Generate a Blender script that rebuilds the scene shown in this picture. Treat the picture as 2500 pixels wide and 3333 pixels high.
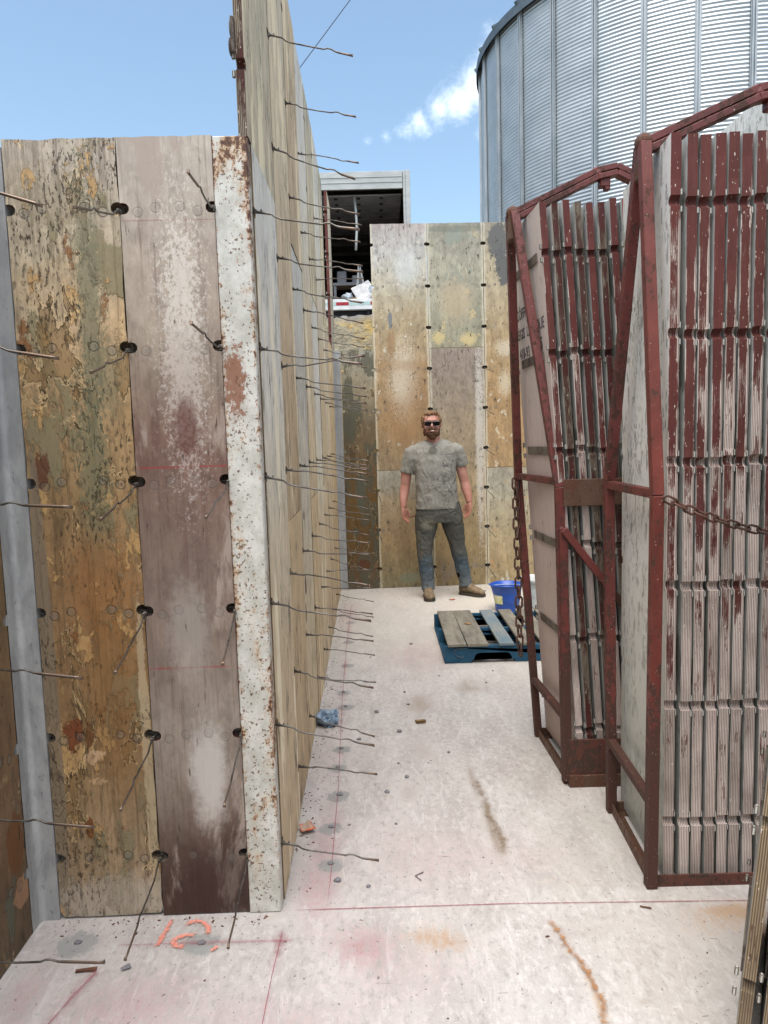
import bpy, bmesh, math, random
import numpy as np
from mathutils import Vector, Matrix, noise as mnoise
from mathutils.bvhtree import BVHTree
from mathutils.geometry import tessellate_polygon
random.seed(7)
R = math.radians
SC = bpy.context.scene
COL = SC.collection
for o in list(bpy.data.objects): bpy.data.objects.remove(o)

# ------------------------------------------------------------------ camera
def make_camera():
    f, h, p, r, y = 2352.0, 1.5316, .0993, -.0287, .0051
    cam = bpy.data.cameras.new('camera'); co = bpy.data.objects.new('camera', cam); COL.objects.link(co)
    cam.sensor_fit = 'HORIZONTAL'; cam.sensor_width = 36; cam.lens = f/2500*36
    cam.clip_start = .02; cam.clip_end = 2000
    fw = Vector((math.sin(y)*math.cos(p), math.cos(y)*math.cos(p), -math.sin(p)))
    rt = Vector((math.cos(y), -math.sin(y), 0)); up = rt.cross(fw)
    rt2 = rt*math.cos(r)+up*math.sin(r); up2 = -rt*math.sin(r)+up*math.cos(r)
    m = Matrix((rt2, up2, -fw)).transposed().to_4x4(); m.translation = Vector((0, 0, h))
    co.matrix_world = m; SC.camera = co
make_camera()

# ------------------------------------------------------------------ light
SUN_AZ, SUN_EL = -165.0, 68.0          # azimuth measured from +Y towards +X, degrees
SKY_STRENGTH, SUN_STRENGTH, EXPOSURE = .14, 2.5, .92
def make_world():
    w = bpy.data.worlds.new('World'); SC.world = w; w.use_nodes = True
    nt = w.node_tree; nt.nodes.clear(); N = nt.nodes.new; L = nt.links.new
    out = N('ShaderNodeOutputWorld'); bg = N('ShaderNodeBackground'); bg.inputs[1].default_value = SKY_STRENGTH
    sky = N('ShaderNodeTexSky'); sky.sky_type = 'NISHITA'; sky.sun_disc = False
    sky.sun_elevation = R(SUN_EL); sky.sun_rotation = R(SUN_AZ); sky.air_density = 1.0; sky.dust_density = 2.4; sky.ozone_density = 1.0
    tc = N('ShaderNodeTexCoord')
    hs = N('ShaderNodeHueSaturation'); hs.inputs['Saturation'].default_value = .98; hs.inputs['Hue'].default_value = .488; hs.inputs['Value'].default_value = 1.0
    L(sky.outputs[0], hs.inputs['Color'])
    # clouds in view plus added unseen ones for side light, broken by noise
    nz = N('ShaderNodeTexNoise'); nz.inputs['Scale'].default_value = 9; nz.inputs['Detail'].default_value = 7; nz.inputs['Roughness'].default_value = .70; nz.inputs['Distortion'].default_value = .3
    L(tc.outputs['Generated'], nz.inputs['Vector'])
    total = None
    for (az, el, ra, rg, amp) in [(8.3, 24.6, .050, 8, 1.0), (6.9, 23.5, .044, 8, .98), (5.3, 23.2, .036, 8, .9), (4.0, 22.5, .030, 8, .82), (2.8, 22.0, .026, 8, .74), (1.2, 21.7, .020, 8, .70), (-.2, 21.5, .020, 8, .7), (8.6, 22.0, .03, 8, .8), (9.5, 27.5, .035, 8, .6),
                              (-88, 40, .72, 1, 1.15), (-150, 30, .6, 1, .9), (92, 42, .72, 1, 1.15)]:  # unseen bright patches, added beside and behind to light side-facing walls
        d = Vector((math.sin(R(az))*math.cos(R(el)), math.cos(R(az))*math.cos(R(el)), math.sin(R(el))))
        ds = N('ShaderNodeVectorMath'); ds.operation = 'DISTANCE'; ds.inputs[1].default_value = d; L(tc.outputs['Generated'], ds.inputs[0])
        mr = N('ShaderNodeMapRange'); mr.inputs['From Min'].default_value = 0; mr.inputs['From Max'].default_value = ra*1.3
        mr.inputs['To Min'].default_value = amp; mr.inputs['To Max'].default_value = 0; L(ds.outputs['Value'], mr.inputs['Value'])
        if total is None: total = mr.outputs[0]
        else:
            mx = N('ShaderNodeMath'); mx.operation = 'MAXIMUM'; L(total, mx.inputs[0]); L(mr.outputs[0], mx.inputs[1]); total = mx.outputs[0]
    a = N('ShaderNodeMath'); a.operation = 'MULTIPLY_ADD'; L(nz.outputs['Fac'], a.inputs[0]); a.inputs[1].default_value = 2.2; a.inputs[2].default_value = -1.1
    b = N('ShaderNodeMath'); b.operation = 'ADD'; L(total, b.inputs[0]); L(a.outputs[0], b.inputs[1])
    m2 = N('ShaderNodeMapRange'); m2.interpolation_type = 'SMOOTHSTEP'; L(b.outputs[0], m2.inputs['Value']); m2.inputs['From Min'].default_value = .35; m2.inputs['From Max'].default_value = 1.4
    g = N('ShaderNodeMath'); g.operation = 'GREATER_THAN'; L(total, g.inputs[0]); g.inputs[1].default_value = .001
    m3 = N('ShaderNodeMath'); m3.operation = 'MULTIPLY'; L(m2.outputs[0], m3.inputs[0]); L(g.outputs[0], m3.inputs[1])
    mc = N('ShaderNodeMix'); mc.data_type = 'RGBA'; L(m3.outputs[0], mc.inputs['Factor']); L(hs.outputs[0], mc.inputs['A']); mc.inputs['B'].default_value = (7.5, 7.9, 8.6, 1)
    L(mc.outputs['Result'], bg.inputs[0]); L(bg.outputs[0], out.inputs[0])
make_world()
sl = bpy.data.lights.new('sun', 'SUN'); sl.energy = SUN_STRENGTH; sl.angle = R(55); sl.color = (1, .96, .9)
so = bpy.data.objects.new('sun', sl); COL.objects.link(so)
sd = Vector((math.sin(R(SUN_AZ))*math.cos(R(SUN_EL)), math.cos(R(SUN_AZ))*math.cos(R(SUN_EL)), math.sin(R(SUN_EL))))
so.rotation_euler = (-sd).to_track_quat('-Z', 'Y').to_euler(); so.location = sd*30
SC.view_settings.view_transform = 'Standard'; SC.view_settings.look = 'None'; SC.view_settings.gamma = 1
SC.view_settings.exposure = EXPOSURE; SC.view_settings.use_curve_mapping = False
SC.render.engine = 'CYCLES'; SC.cycles.max_bounces = 6; SC.cycles.transparent_max_bounces = 12

# ------------------------------------------------------------------ materials
def lin(c):
    if isinstance(c, str): c = [int(c[i:i+2], 16) for i in (0, 2, 4)]
    return tuple(((v/255)/12.92 if v/255 <= .04045 else ((v/255+.055)/1.055)**2.4) for v in c)+(1.0,)
class Mt:
    def __init__(s, name, rough=.7, metal=0, spec=.3, coords='Object', rnd=True):
        s.m = bpy.data.materials.new(name); s.m.use_nodes = True; s.nt = s.m.node_tree
        s.bs = s.nt.nodes['Principled BSDF']; s.set('Roughness', rough); s.set('Metallic', metal); s.set('Specular IOR Level', spec)
        tc = s.N('ShaderNodeTexCoord'); s.P = tc.outputs[coords]
        sp = s.N('ShaderNodeSeparateXYZ'); s.L(s.P, sp.inputs[0]); s.x, s.y, s.z = sp.outputs
        if rnd:
            oi = s.N('ShaderNodeObjectInfo'); s.rand = oi.outputs['Random']
            q = s.N('ShaderNodeMath'); q.operation = 'MULTIPLY'; s.L(s.rand, q.inputs[0]); q.inputs[1].default_value = 37
            v = s.N('ShaderNodeVectorMath'); v.operation = 'ADD'; s.L(s.P, v.inputs[0]); s.L(q.outputs[0], v.inputs[1]); s.Q = v.outputs[0]
        else: s.Q = s.P
    def N(s, t): return s.nt.nodes.new(t)
    def L(s, a, b): s.nt.links.new(a, b)
    def put(s, v, sock):
        if hasattr(v, 'is_linked') or isinstance(v, bpy.types.NodeSocket): s.L(v, sock)
        elif isinstance(v, str): sock.default_value = lin(v)
        else: sock.default_value = v
    def set(s, k, v): s.put(v, s.bs.inputs[k])
    def sc(s, v, vec=None):
        n = s.N('ShaderNodeVectorMath'); n.operation = 'MULTIPLY'; s.L(vec or s.Q, n.inputs[0]); n.inputs[1].default_value = v; return n.outputs[0]
    def noise(s, scale, stretch=(1, 1, 1), det=5, rough=.6, dist=0, vec=None, off=0):
        v = s.sc(tuple(a*scale for a in stretch), vec)
        if off:
            n2 = s.N('ShaderNodeVectorMath'); n2.operation = 'ADD'; s.L(v, n2.inputs[0]); n2.inputs[1].default_value = (off, off*1.7, -off); v = n2.outputs[0]
        n = s.N('ShaderNodeTexNoise'); s.L(v, n.inputs['Vector']); n.inputs['Scale'].default_value = 1; n.inputs['Detail'].default_value = det
        n.inputs['Roughness'].default_value = rough; n.inputs['Distortion'].default_value = dist; return n.outputs['Fac']
    def math(s, op, a, b=0, c=0):
        n = s.N('ShaderNodeMath'); n.operation = op; s.put(a, n.inputs[0]); s.put(b, n.inputs[1]); s.put(c, n.inputs[2]); return n.outputs[0]
    def step(s, v, lo, hi, a=0, b=1):
        n = s.N('ShaderNodeMapRange'); n.interpolation_type = 'SMOOTHSTEP'; s.put(v, n.inputs['Value'])
        n.inputs['From Min'].default_value = min(lo, hi); n.inputs['From Max'].default_value = max(lo, hi)
        if lo > hi: a, b = b, a
        n.inputs['To Min'].default_value = a; n.inputs['To Max'].default_value = b; return n.outputs[0]
    def mix(s, f, a, b, mode='MIX'):
        n = s.N('ShaderNodeMix'); n.data_type = 'RGBA'; n.blend_type = mode; s.put(f, n.inputs['Factor'])
        s.put(a if not isinstance(a, str) else lin(a), n.inputs['A']); s.put(b if not isinstance(b, str) else lin(b), n.inputs['B']); return n.outputs['Result']
    def ramp(s, v, pts, interp='LINEAR'):
        n = s.N('ShaderNodeValToRGB'); s.put(v, n.inputs[0]); cr = n.color_ramp; cr.interpolation = interp
        while len(cr.elements) < len(pts): cr.elements.new(.5)
        for e, (p, c) in zip(cr.elements, pts): e.position = p
        for e, (p, c) in zip(cr.elements, pts): e.color = lin(c)
        return n.outputs[0]
    def blob(s, cx, cz, rx, rz, wob=.6, nz=None, soft=.5, ax=None):
        a, b = (s.x, s.z) if ax is None else ax
        dx = s.math('DIVIDE', s.math('SUBTRACT', a, cx), rx); dz = s.math('DIVIDE', s.math('SUBTRACT', b, cz), rz)
        d = s.math('SQRT', s.math('ADD', s.math('MULTIPLY', dx, dx), s.math('MULTIPLY', dz, dz)))
        if nz is not None: d = s.math('ADD', d, s.math('MULTIPLY', s.math('SUBTRACT', nz, .5), wob*2))
        return s.step(d, 1+soft*.5, 1-soft*.5)
    def bump(s, h, strength=.5, dist=.01, prev=None):
        n = s.N('ShaderNodeBump'); n.inputs['Strength'].default_value = strength; n.inputs['Distance'].default_value = dist
        s.L(h, n.inputs['Height'])
        if prev is not None: s.L(prev, n.inputs['Normal'])
        s.L(n.outputs[0], s.bs.inputs['Normal']); return n.outputs[0]
    def col(s, c): s.set('Base Color', c); return s.m

def panel_mat(name, zramp, h=2.44, patch=None, patch_t=(.52, .56), patch_s=(2.2, 1, 1.0), grain=('000000', .25), grain_s=(70, 70, 3.0),
              fleck=('2a2520', .62, (45, 45, 9)), fleck2=None, peel=None, blobs=[], rough=.75, bstr=.5, rivets=0, w=.56, mottle=.35, zwob=.35, lines=[], offs=0, rnd=True, sat=1.0, gain=None, pale=0):
    m = Mt(name, rough=rough, rnd=rnd)
    big = m.noise(3.0, (1, 1, .7), 6, .65, .4, off=1.3+offs)
    zz = m.math('ADD', m.math('DIVIDE', m.z, h), m.math('MULTIPLY', m.math('SUBTRACT', big, .5), zwob))
    c = m.ramp(zz, zramp)
    med = m.noise(9, (1, 1, .45), 8, .7, .3, off=4.1)
    med2 = m.noise(26, (1, 1, .5), 9, .75, .6, off=7.7)
    c = m.mix(m.math('MULTIPLY', m.step(med, .36, .62), mottle), c, m.mix(1, c, (.5, .5, .52, 1), 'MULTIPLY'))
    c = m.mix(m.math('MULTIPLY', m.step(med2, .46, .62), mottle*1.1), c, m.mix(1, c, (.58, .56, .54, 1), 'MULTIPLY'))
    c = m.mix(m.math('MULTIPLY', m.step(med2, .46, .32), mottle*.9), c, m.mix(1, c, (1.38, 1.36, 1.32, 1), 'MULTIPLY'))
    fine = m.noise(220, (1, 1, .6), 3, .6)
    c = m.mix(m.math('MULTIPLY', fine, .22), c, m.mix(1, c, (.55, .55, .55, 1), 'MULTIPLY'))
    hgt = m.math('ADD', m.math('MULTIPLY', med, .35), m.math('MULTIPLY', med2, .3))
    gr = m.noise(1, grain_s, 6, .7, .15, off=2)
    c = m.mix(m.math('MULTIPLY', m.step(gr, .48, .72), grain[1]), c, grain[0])
    hgt = m.math('SUBTRACT', hgt, m.math('MULTIPLY', m.step(gr, .5, .75), .25))
    if patch:
        for k, (pc, t0, t1, ss) in enumerate(patch):
            pn = m.noise(1, ss, 8, .68, .25, off=9+k*3.3+offs); pm = m.step(pn, t0, t1)
            c = m.mix(pm, c, m.mix(.15, pc, c)); hgt = m.math('ADD', hgt, m.math('MULTIPLY', pm, .35))
    if peel:
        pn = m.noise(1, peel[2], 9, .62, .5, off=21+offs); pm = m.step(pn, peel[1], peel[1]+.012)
        rim = m.math('MULTIPLY', m.step(pn, peel[1]-.016, peel[1]-.004), m.step(pn, peel[1]+.004, peel[1])); shd = m.math('MULTIPLY', m.step(pn, peel[1]-.002, peel[1]+.004), m.step(pn, peel[1]+.018, peel[1]+.006))  # dark line inside the rim is shade of the peel edge, painted in
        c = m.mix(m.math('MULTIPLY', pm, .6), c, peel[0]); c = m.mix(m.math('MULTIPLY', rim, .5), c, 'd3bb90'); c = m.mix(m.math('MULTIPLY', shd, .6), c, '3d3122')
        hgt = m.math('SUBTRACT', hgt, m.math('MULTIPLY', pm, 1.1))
    nb = m.noise(16, (1, 1, .7), 7, .7, off=33); nf = None
    for (cx, cz, rx, rz, bc, wob, soft, amt) in blobs:
        if nf is None: nf = m.noise(90, (1, 1, .7), 8, .85, off=41); nc = m.math('ADD', m.math('MULTIPLY', nb, .5), m.math('MULTIPLY', m.noise(34, (1, 1, .8), 6, .75, off=47), .5))
        bm_ = m.math('MULTIPLY', m.blob(cx, cz, rx, rz, wob*1.8 if wob > 1.1 else wob*2.2, nf if wob > 1.1 else nc, soft), amt); c = m.mix(bm_, c, bc)
    for (lz, lw, lc, amt) in lines:
        d = m.math('ABSOLUTE', m.math('SUBTRACT', m.z, lz)); c = m.mix(m.math('MULTIPLY', m.step(d, lw, lw*.3), m.math('MULTIPLY', m.step(med, .35, .6), amt)), c, lc)
    for fl in (fleck, fleck2):
        if fl:
            fn = m.noise(1, fl[2], 5, .65, .1, off=14+len(fl[0])); fm = m.step(fn, fl[1], fl[1]+.03)
            fm = m.math('MULTIPLY', fm, m.step(m.noise(4.5, (1, 1, .8), 4, .6, off=51+len(fl)), .42, .56, .08, 1))
            if fl is fleck2: fm = m.math('MULTIPLY', fm, m.step(big, .4, .6))
            c = m.mix(m.math('MULTIPLY', fm, .85), c, fl[0]); hgt = m.math('SUBTRACT', hgt, m.math('MULTIPLY', fm, .6))
    if pale:
        ex = m.math('MINIMUM', m.math('ABSOLUTE', m.x), m.math('ABSOLUTE', m.math('SUBTRACT', m.x, w)))
        c = m.mix(m.math('MULTIPLY', m.step(m.math('ADD', ex, m.math('MULTIPLY', m.math('SUBTRACT', med2, .5), .05)), .03, .004), pale), c, 'cbc4ae')
    if rivets:
        fz = m.math('MULTIPLY', m.math('SUBTRACT', m.math('FRACT', m.math('DIVIDE', m.z, .4064)), .5), .4064)
        rivets = m.math('MULTIPLY', m.step(med2, .35, .55, .25, 1), rivets)
        for rx, rz in ((.052, -.012), (.105, 0), (w-.052, -.012), (w-.105, .002)):
            dx = m.math('SUBTRACT', m.x, rx); dz = m.math('SUBTRACT', fz, rz)
            d = m.math('SQRT', m.math('ADD', m.math('MULTIPLY', dx, dx), m.math('MULTIPLY', dz, dz)))
            inn = m.step(d, .0145, .0125); ring = m.math('MULTIPLY', m.step(d, .011, .013), m.step(d, .0175, .0155))
            c = m.mix(m.math('MULTIPLY', m.math('MULTIPLY', inn, .42), rivets), c, '6e6d6a'); c = m.mix(m.math('MULTIPLY', m.math('MULTIPLY', ring, .42), rivets), c, '3b3731')
            hgt = m.math('SUBTRACT', hgt, m.math('MULTIPLY', ring, .5))
    m.bump(hgt, bstr, .006)
    if gain: c = m.mix(1, c, tuple(gain)+(1,), 'MULTIPLY')
    if sat != 1.0:
        hv = m.N('ShaderNodeHueSaturation'); hv.inputs['Saturation'].default_value = sat; m.L(c, hv.inputs['Color']); c = hv.outputs[0]
    return m.col(c)

def edge_mat(name, paint, wear, bare='b9a894', dirt='5c5148', wearamt=.5):
    """laminated plywood edge; thickness along local y"""
    m = Mt(name, rough=.8)
    wob = m.math('MULTIPLY', m.noise(30, (1, 1, .2), 3), .002)
    ply = m.math('SINE', m.math('MULTIPLY', m.math('ADD', m.y, wob), 2*math.pi/.0054))
    gr = m.noise(1, (60, 60, 8), 5, .7)
    base = m.mix(m.step(ply, -.3, .5), dirt, bare); base = m.mix(m.math('MULTIPLY', m.step(gr, .45, .75), .6), base, dirt)
    tone = m.noise(1, (2, 2, 2.5), 3, .6, off=7); base = m.mix(m.math('MULTIPLY', m.step(tone, .4, .65), .45), base, '4e4237')
    wn = m.noise(1, (35, 35, 7), 7, .75, off=3); bign = m.noise(1, (1.5, 1.5, 2.6), 3, .6, off=5)
    v = m.math('ADD', m.math('ADD', m.math('MULTIPLY', wn, .55), m.math('MULTIPLY', bign, .75)), m.math('MULTIPLY', ply, .035))
    # near the board's faces the paint has rubbed off
    ey = m.math('ABSOLUTE', m.math('SUBTRACT', m.y, .014)); v = m.math('SUBTRACT', v, m.step(ey, .0095, .0135, 0, .12))
    v = m.math('ADD', v, m.math('MULTIPLY', m.math('SUBTRACT', m.z, 1.2), wear))
    pm = m.step(v, wearamt+.14, wearamt+.17)
    c = m.mix(pm, base, m.mix(m.math('MULTIPLY', m.step(wn, .3, .7), .6), paint, m.mix(1, paint, (.45, .4, .42, 1), 'MULTIPLY')))
    sp = m.noise(1, (150, 150, 60), 2, .5, off=11); c = m.mix(m.math('MULTIPLY', m.step(sp, .69, .72), .8), c, 'cfc6ba')
    m.bump(m.math('ADD', m.math('MULTIPLY', ply, .3), m.math('ADD', gr, pm)), .5, .002)
    return m.col(c)

def paint_metal(name, base, dark, rust, rthr=.56, rough=.5, specks=True, coords='Object', lowrust=0):
    m = Mt(name, rough=rough, spec=.45, coords=coords)
    n1 = m.noise(7, (1, 1, .6), 8, .7, .3); n2 = m.noise(38, (1, 1, .6), 7, .7); n3 = m.noise(160, (1, 1, 1), 3, .5)
    c = m.mix(m.step(n1, .35, .65), base, dark)
    v = m.math('ADD', m.math('MULTIPLY', n2, .6), m.math('MULTIPLY', n1, .4))
    if lowrust: v = m.math('ADD', v, m.step(m.z, lowrust, .0, 0, .16))
    rm = m.step(v, rthr, rthr+.04)
    c = m.mix(m.math('MULTIPLY', rm, .85), c, m.mix(n2, rust, '3a2c24'))
    if specks: c = m.mix(m.math('MULTIPLY', m.step(n3, .7, .73), .8), c, 'c9c3b8')
    m.bump(m.math('ADD', m.math('MULTIPLY', rm, -.6), m.math('MULTIPLY', n2, .6)), .4, .003)
    m.set('Roughness', m.mix(rm, (rough,)*3+(1,), (.85,)*3+(1,)))
    return m.col(c)

MT = {}
# wall C, near
MT['tan_peel'] = panel_mat('tan_peeling_plywood', [(0, (166, 155, 143)), (.07, (158, 138, 112)), (.18, (144, 121, 90)), (.3, (137, 110, 77)), (.45, (142, 114, 82)), (.56, (147, 122, 88)), (.66, (164, 139, 104)), (.78, (186, 163, 131)), (.88, (178, 167, 146)), (1, (172, 164, 153))],
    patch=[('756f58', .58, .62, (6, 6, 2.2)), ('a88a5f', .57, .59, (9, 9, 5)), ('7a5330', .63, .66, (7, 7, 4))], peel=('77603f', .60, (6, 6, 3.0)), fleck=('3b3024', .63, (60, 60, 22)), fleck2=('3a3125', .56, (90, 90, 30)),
    blobs=[(.225, 1.95, .035, .38, '696a59', 1.4, .25, .75), (.205, 1.45, .045, .28, '62634f', 1.5, .2, .75), (.26, 1.75, .05, .12, '6b6954', 1.6, .2, .6), (.12, 2.25, .10, .08, '76705f', 1.6, .4, .5), (.22, .75, .07, .3, '7c5a33', 1.5, .4, .5), (.2, 1.1, .1, .15, '8a5f33', 1.5, .4, .45),
           (.045, 1.46, .022, .05, '5b3a2a', .9, .1, .9), (.085, .62, .028, .045, '6a3a20', .9, .1, .9), (.135, .615, .014, .04, '6a4426', .9, .1, .8), (.02, .75, .026, .78, '74695a', .12, .15, .85), (.115, .30, .012, .035, '6d4420', .6, .2, .9),
           (.15, .545, .035, .022, 'b3977a', 1.0, .1, .85), (.15, .46, .03, .012, 'ad9272', 1.0, .1, .8), (.315, .5, .016, .55, 'a3957c', .5, .2, .75), (.2, .06, .2, .07, 'a39c92', 1.2, .5, .6)],
    grain=('4a3c2a', .5), bstr=1.0, rivets=.8, w=.336, mottle=.5, zwob=.3, rnd=False, gain=(1.14, 1.09, 1.0))
MT['purple'] = panel_mat('purple_coated_plywood', [(0, '48362f'), (.10, '57463e'), (.17, '82766c'), (.27, '958d83'), (.36, '80736a'), (.5, '7b6c62'), (.62, '786157'), (.72, '928679'), (.86, 'a99f92'), (1, 'b0a99e')],
    patch=[('968b82', .56, .64, (5, 5, 1.4))], fleck=('3b2c2b', .63, (60, 60, 9)), grain=('5b4540', .55), grain_s=(90, 90, 2.4), zwob=.2, mottle=.4,
    blobs=[(.165, 1.85, .055, .33, 'c6c3be', 2.6, .4, .42), (.17, 2.03, .045, .13, 'cfccc6', 2.4, .2, .4), (.16, 1.58, .035, .09, '55332b', .4, .6, .75), (.17, .48, .055, .16, 'b5b3b0', .5, 1.0, .8), (.13, .95, .06, .14, '97938e', .6, .9, .6), (.24, .1, .2, .13, '32201f', .2, .8, .6)],
    lines=[(1.465, .004, '8d3237', .7), (.83, .004, '8d3237', .7), (2.2, .003, '7b4640', .6)], rough=.42, bstr=.25, rivets=.6, w=.282, rnd=False, gain=(1.08, 1.04, 1.0))
MT['dwall'] = panel_mat('brown_peeling_plywood', [(0, '6f5a40'), (.2, '806243'), (.5, '80663f'), (.8, '8c7550'), (1, '938672')], patch=[('5b5c4c', .56, .6, (7, 7, 2.5)), ('8f7650', .58, .62, (6, 6, 4))],
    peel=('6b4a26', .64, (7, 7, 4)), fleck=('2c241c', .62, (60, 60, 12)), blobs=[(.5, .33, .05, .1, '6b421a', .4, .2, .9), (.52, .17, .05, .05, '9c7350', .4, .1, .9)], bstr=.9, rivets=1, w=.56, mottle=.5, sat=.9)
# wall B variants (grazing view, vertical grain)
def bmat(name, zr, gr, fl, patch): return panel_mat(name, zr, patch=patch, grain=gr, grain_s=(65, 65, 2.4), fleck=(fl, .59, (40, 40, 5)), fleck2=('4b453b', .56, (80, 80, 9)), bstr=.6, mottle=.28, w=.56, sat=.74, gain=(1.18, 1.13, 1.05))
MT['b_tan'] = bmat('tan_grained_plywood', [(0, 'b89d70'), (.3, 'c7ab7d'), (.6, 'cfb992'), (1, 'c4bba6')], ('7a6646', .4), '3a3126', [('d9c79c', .53, .57, (4, 4, .7))])
MT['b_pale'] = bmat('pale_grey_grained_plywood', [(0, 'c4ab7d'), (.35, 'cdb68a'), (.55, 'd3cab2'), (.72, 'd9d6cc'), (1, 'cfcec6')], ('857b68', .38), '35302a', [('ddd3b2', .56, .6, (5, 5, .8))])
MT['b_grey'] = bmat('grey_grained_plywood', [(0, 'bbab8a'), (.3, 'c3b594'), (.6, 'b5b3a1'), (1, 'adac9c')], ('6a6552', .45), '2d2a25', [('d6c89b', .53, .56, (9, 9, 1.0)), ('9a9e90', .55, .6, (5, 5, .5))])
MT['b_blue'] = panel_mat('blue_grey_weathered_plywood', [(0, 'c9b384'), (.3, 'cdbf9c'), (.6, 'c6c3b6'), (1, 'c5c6c3')], patch=[('dccaa0', .56, .6, (5, 5, .9))], grain=('6e6a5e', .5), grain_s=(60, 60, 2.2), fleck=('33302e', .59, (40, 40, 5)), fleck2=('4b453b', .56, (80, 80, 9)), bstr=.6, mottle=.3,
    blobs=[(.035, 1.10, .013, .11, '2a1c15', .25, .1, 1), (.085, .83, .04, .05, '5d4540', .35, .1, 1), (.05, .70, .03, .05, '6b5450', .35, .1, 1), (.13, 1.17, .035, .025, '6a504a', .4, .1, 1), (.03, 1.55, .010, .1, '3a2f26', .3, .2, .9)], sat=.8, gain=(1.18, 1.12, 1.04))
MT['b_low'] = bmat('honey_brown_plywood', [(0, 'b89d6e'), (.5, 'ceb17a'), (1, 'd3b985')], ('8a7248', .35), '35291b', [('d6bf8c', .55, .6, (4, 4, .8))])
# wall K variants
def kmat(name, zr, h, **k): return panel_mat(name, zr, h=h, grain=k.pop('grain', ('6d5a3f', .3)), fleck=('37302a', .60, (34, 34, 14)), rivets=1, w=.56, bstr=.45, rnd=False, sat=.92, pale=.6, mottle=.5, **k)
MT['k_a'] = kmat('stained_plywood_white_top', [(0, 'a58f6c'), (.2, 'a1845a'), (.4, 'ab9069'), (.6, 'b3a07c'), (.75, 'bcb399'), (.88, 'c5c3bb'), (1, 'b3a9a4')], 2.44, zwob=.3, patch=[('c3bdab', .6, .63, (14, 14, 9))],
    blobs=[(.3, .9, .13, .35, 'cfc6b2', 1.8, .15, .55), (.18, 1.28, .04, .14, '8f6c42', .5, .9, .6), (.175, 1.5, .022, .09, '6d7478', .5, .2, .9), (.28, 1.05, .3, .05, '94703f', 1.5, .8, .4), (.45, .75, .12, .3, '8f6c42', 1.5, .9, .45), (.3, .35, .12, .14, '93704a', .7, 1, .45), (.36, 2.0, .12, .16, 'c6ccca', 1.6, .5, .5), (.28, .5, .2, .2, '9a7446', 1.4, .8, .45)], offs=1)
MT['k_b'] = kmat('grey_green_stained_plywood', [(0, 'a09d84'), (.3, 'a5a48d'), (.6, 'b3ae98'), (1, 'a09d8e')], 1.22, patch=[('bba87c', .6, .62, (8, 8, 6)), ('878d80', .56, .6, (4, 4, 3))],
    blobs=[(.1, .1, .06, .06, 'c4b078', 1.3, .15, .8), (.4, .08, .08, .06, 'c4b078', 1.4, .15, .8), (.28, .45, .16, .2, 'b3a080', 1.6, .25, .6), (.28, 1.16, .4, .03, '6f7467', .5, .5, .6)], offs=2)
MT['k_c'] = kmat('ochre_plywood_dark_patch', [(0, 'b39467'), (.3, 'b08f60'), (.55, 'b39b72'), (.8, 'b7aa8c'), (1, 'a8a08e')], 2.44, patch=[('c8bfa8', .62, .64, (12, 12, 8))],
    blobs=[(.15, 2.25, .1, .18, '5f605e', .6, .15, .95), (.2, 2.0, .08, .17, '5a5b5b', .8, .15, .95), (.2, 1.2, .08, .08, 'ccc2ab', 1.6, .25, .6), (.2, .85, .06, .12, 'cbc1a8', 1.6, .25, .55)], offs=3)
MT['k_d'] = kmat('purple_grey_plywood', [(0, '9a875f'), (.15, 'ab9467'), (.4, 'ad976f'), (.6, 'a69475'), (.8, '9b8c79'), (1, '9b8d80')], 2.44, patch=[('8a7c6d', .57, .63, (4, 4, 2))],
    blobs=[(.5, 1.5, .04, .95, 'c9c6bd', 1.3, .3, .6), (.2, .5, .12, .3, 'a28a5f', .8, .8, .5)], fleck2=('4b3c2c', .58, (60, 60, 26)), offs=4)
MT['k_e'] = kmat('lower_grey_tan_plywood', [(0, '958a68'), (.12, '9a8b64'), (.35, 'a98f66'), (.7, 'ae9a77'), (.85, 'a69f8c'), (1, 'b0ac9c')], 1.22,
    blobs=[(.3, .1, .1, .05, '7f8670', .7, .5, .7)], fleck2=('4a3b28', .58, (50, 50, 18)), offs=5)
MT['k_f'] = kmat('pale_blotched_plywood', [(0, 'a8956c'), (.3, 'b6a27a'), (.6, 'b5a98a'), (.85, 'b0ab96'), (1, 'a8a28f')], 1.22, patch=[('c0beb2', .6, .65, (6, 6, 5)), ('b08a5c', .6, .66, (6, 6, 5))], offs=6)
MT['k_low'] = panel_mat('dark_brown_peeling_plywood', [(0, '6b5c4a'), (.15, '6c5231'), (.35, '715731'), (.5, '6f5a3c'), (.7, '756750'), (.85, '948a72'), (1, '9a9583')], patch=[('525243', .55, .57, (6, 6, 2))],
    peel=('4f3f24', .6, (8, 8, 4)), fleck=('2a221a', .63, (40, 40, 16)), grain=('4a3b28', .4), rivets=1, w=.35, bstr=.7, blobs=[(.17, .25, .06, .06, '5c3a24', .5, .2, .9), (.16, 1.0, .05, .2, '55584a', .6, .2, .9)], rnd=False)
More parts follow.
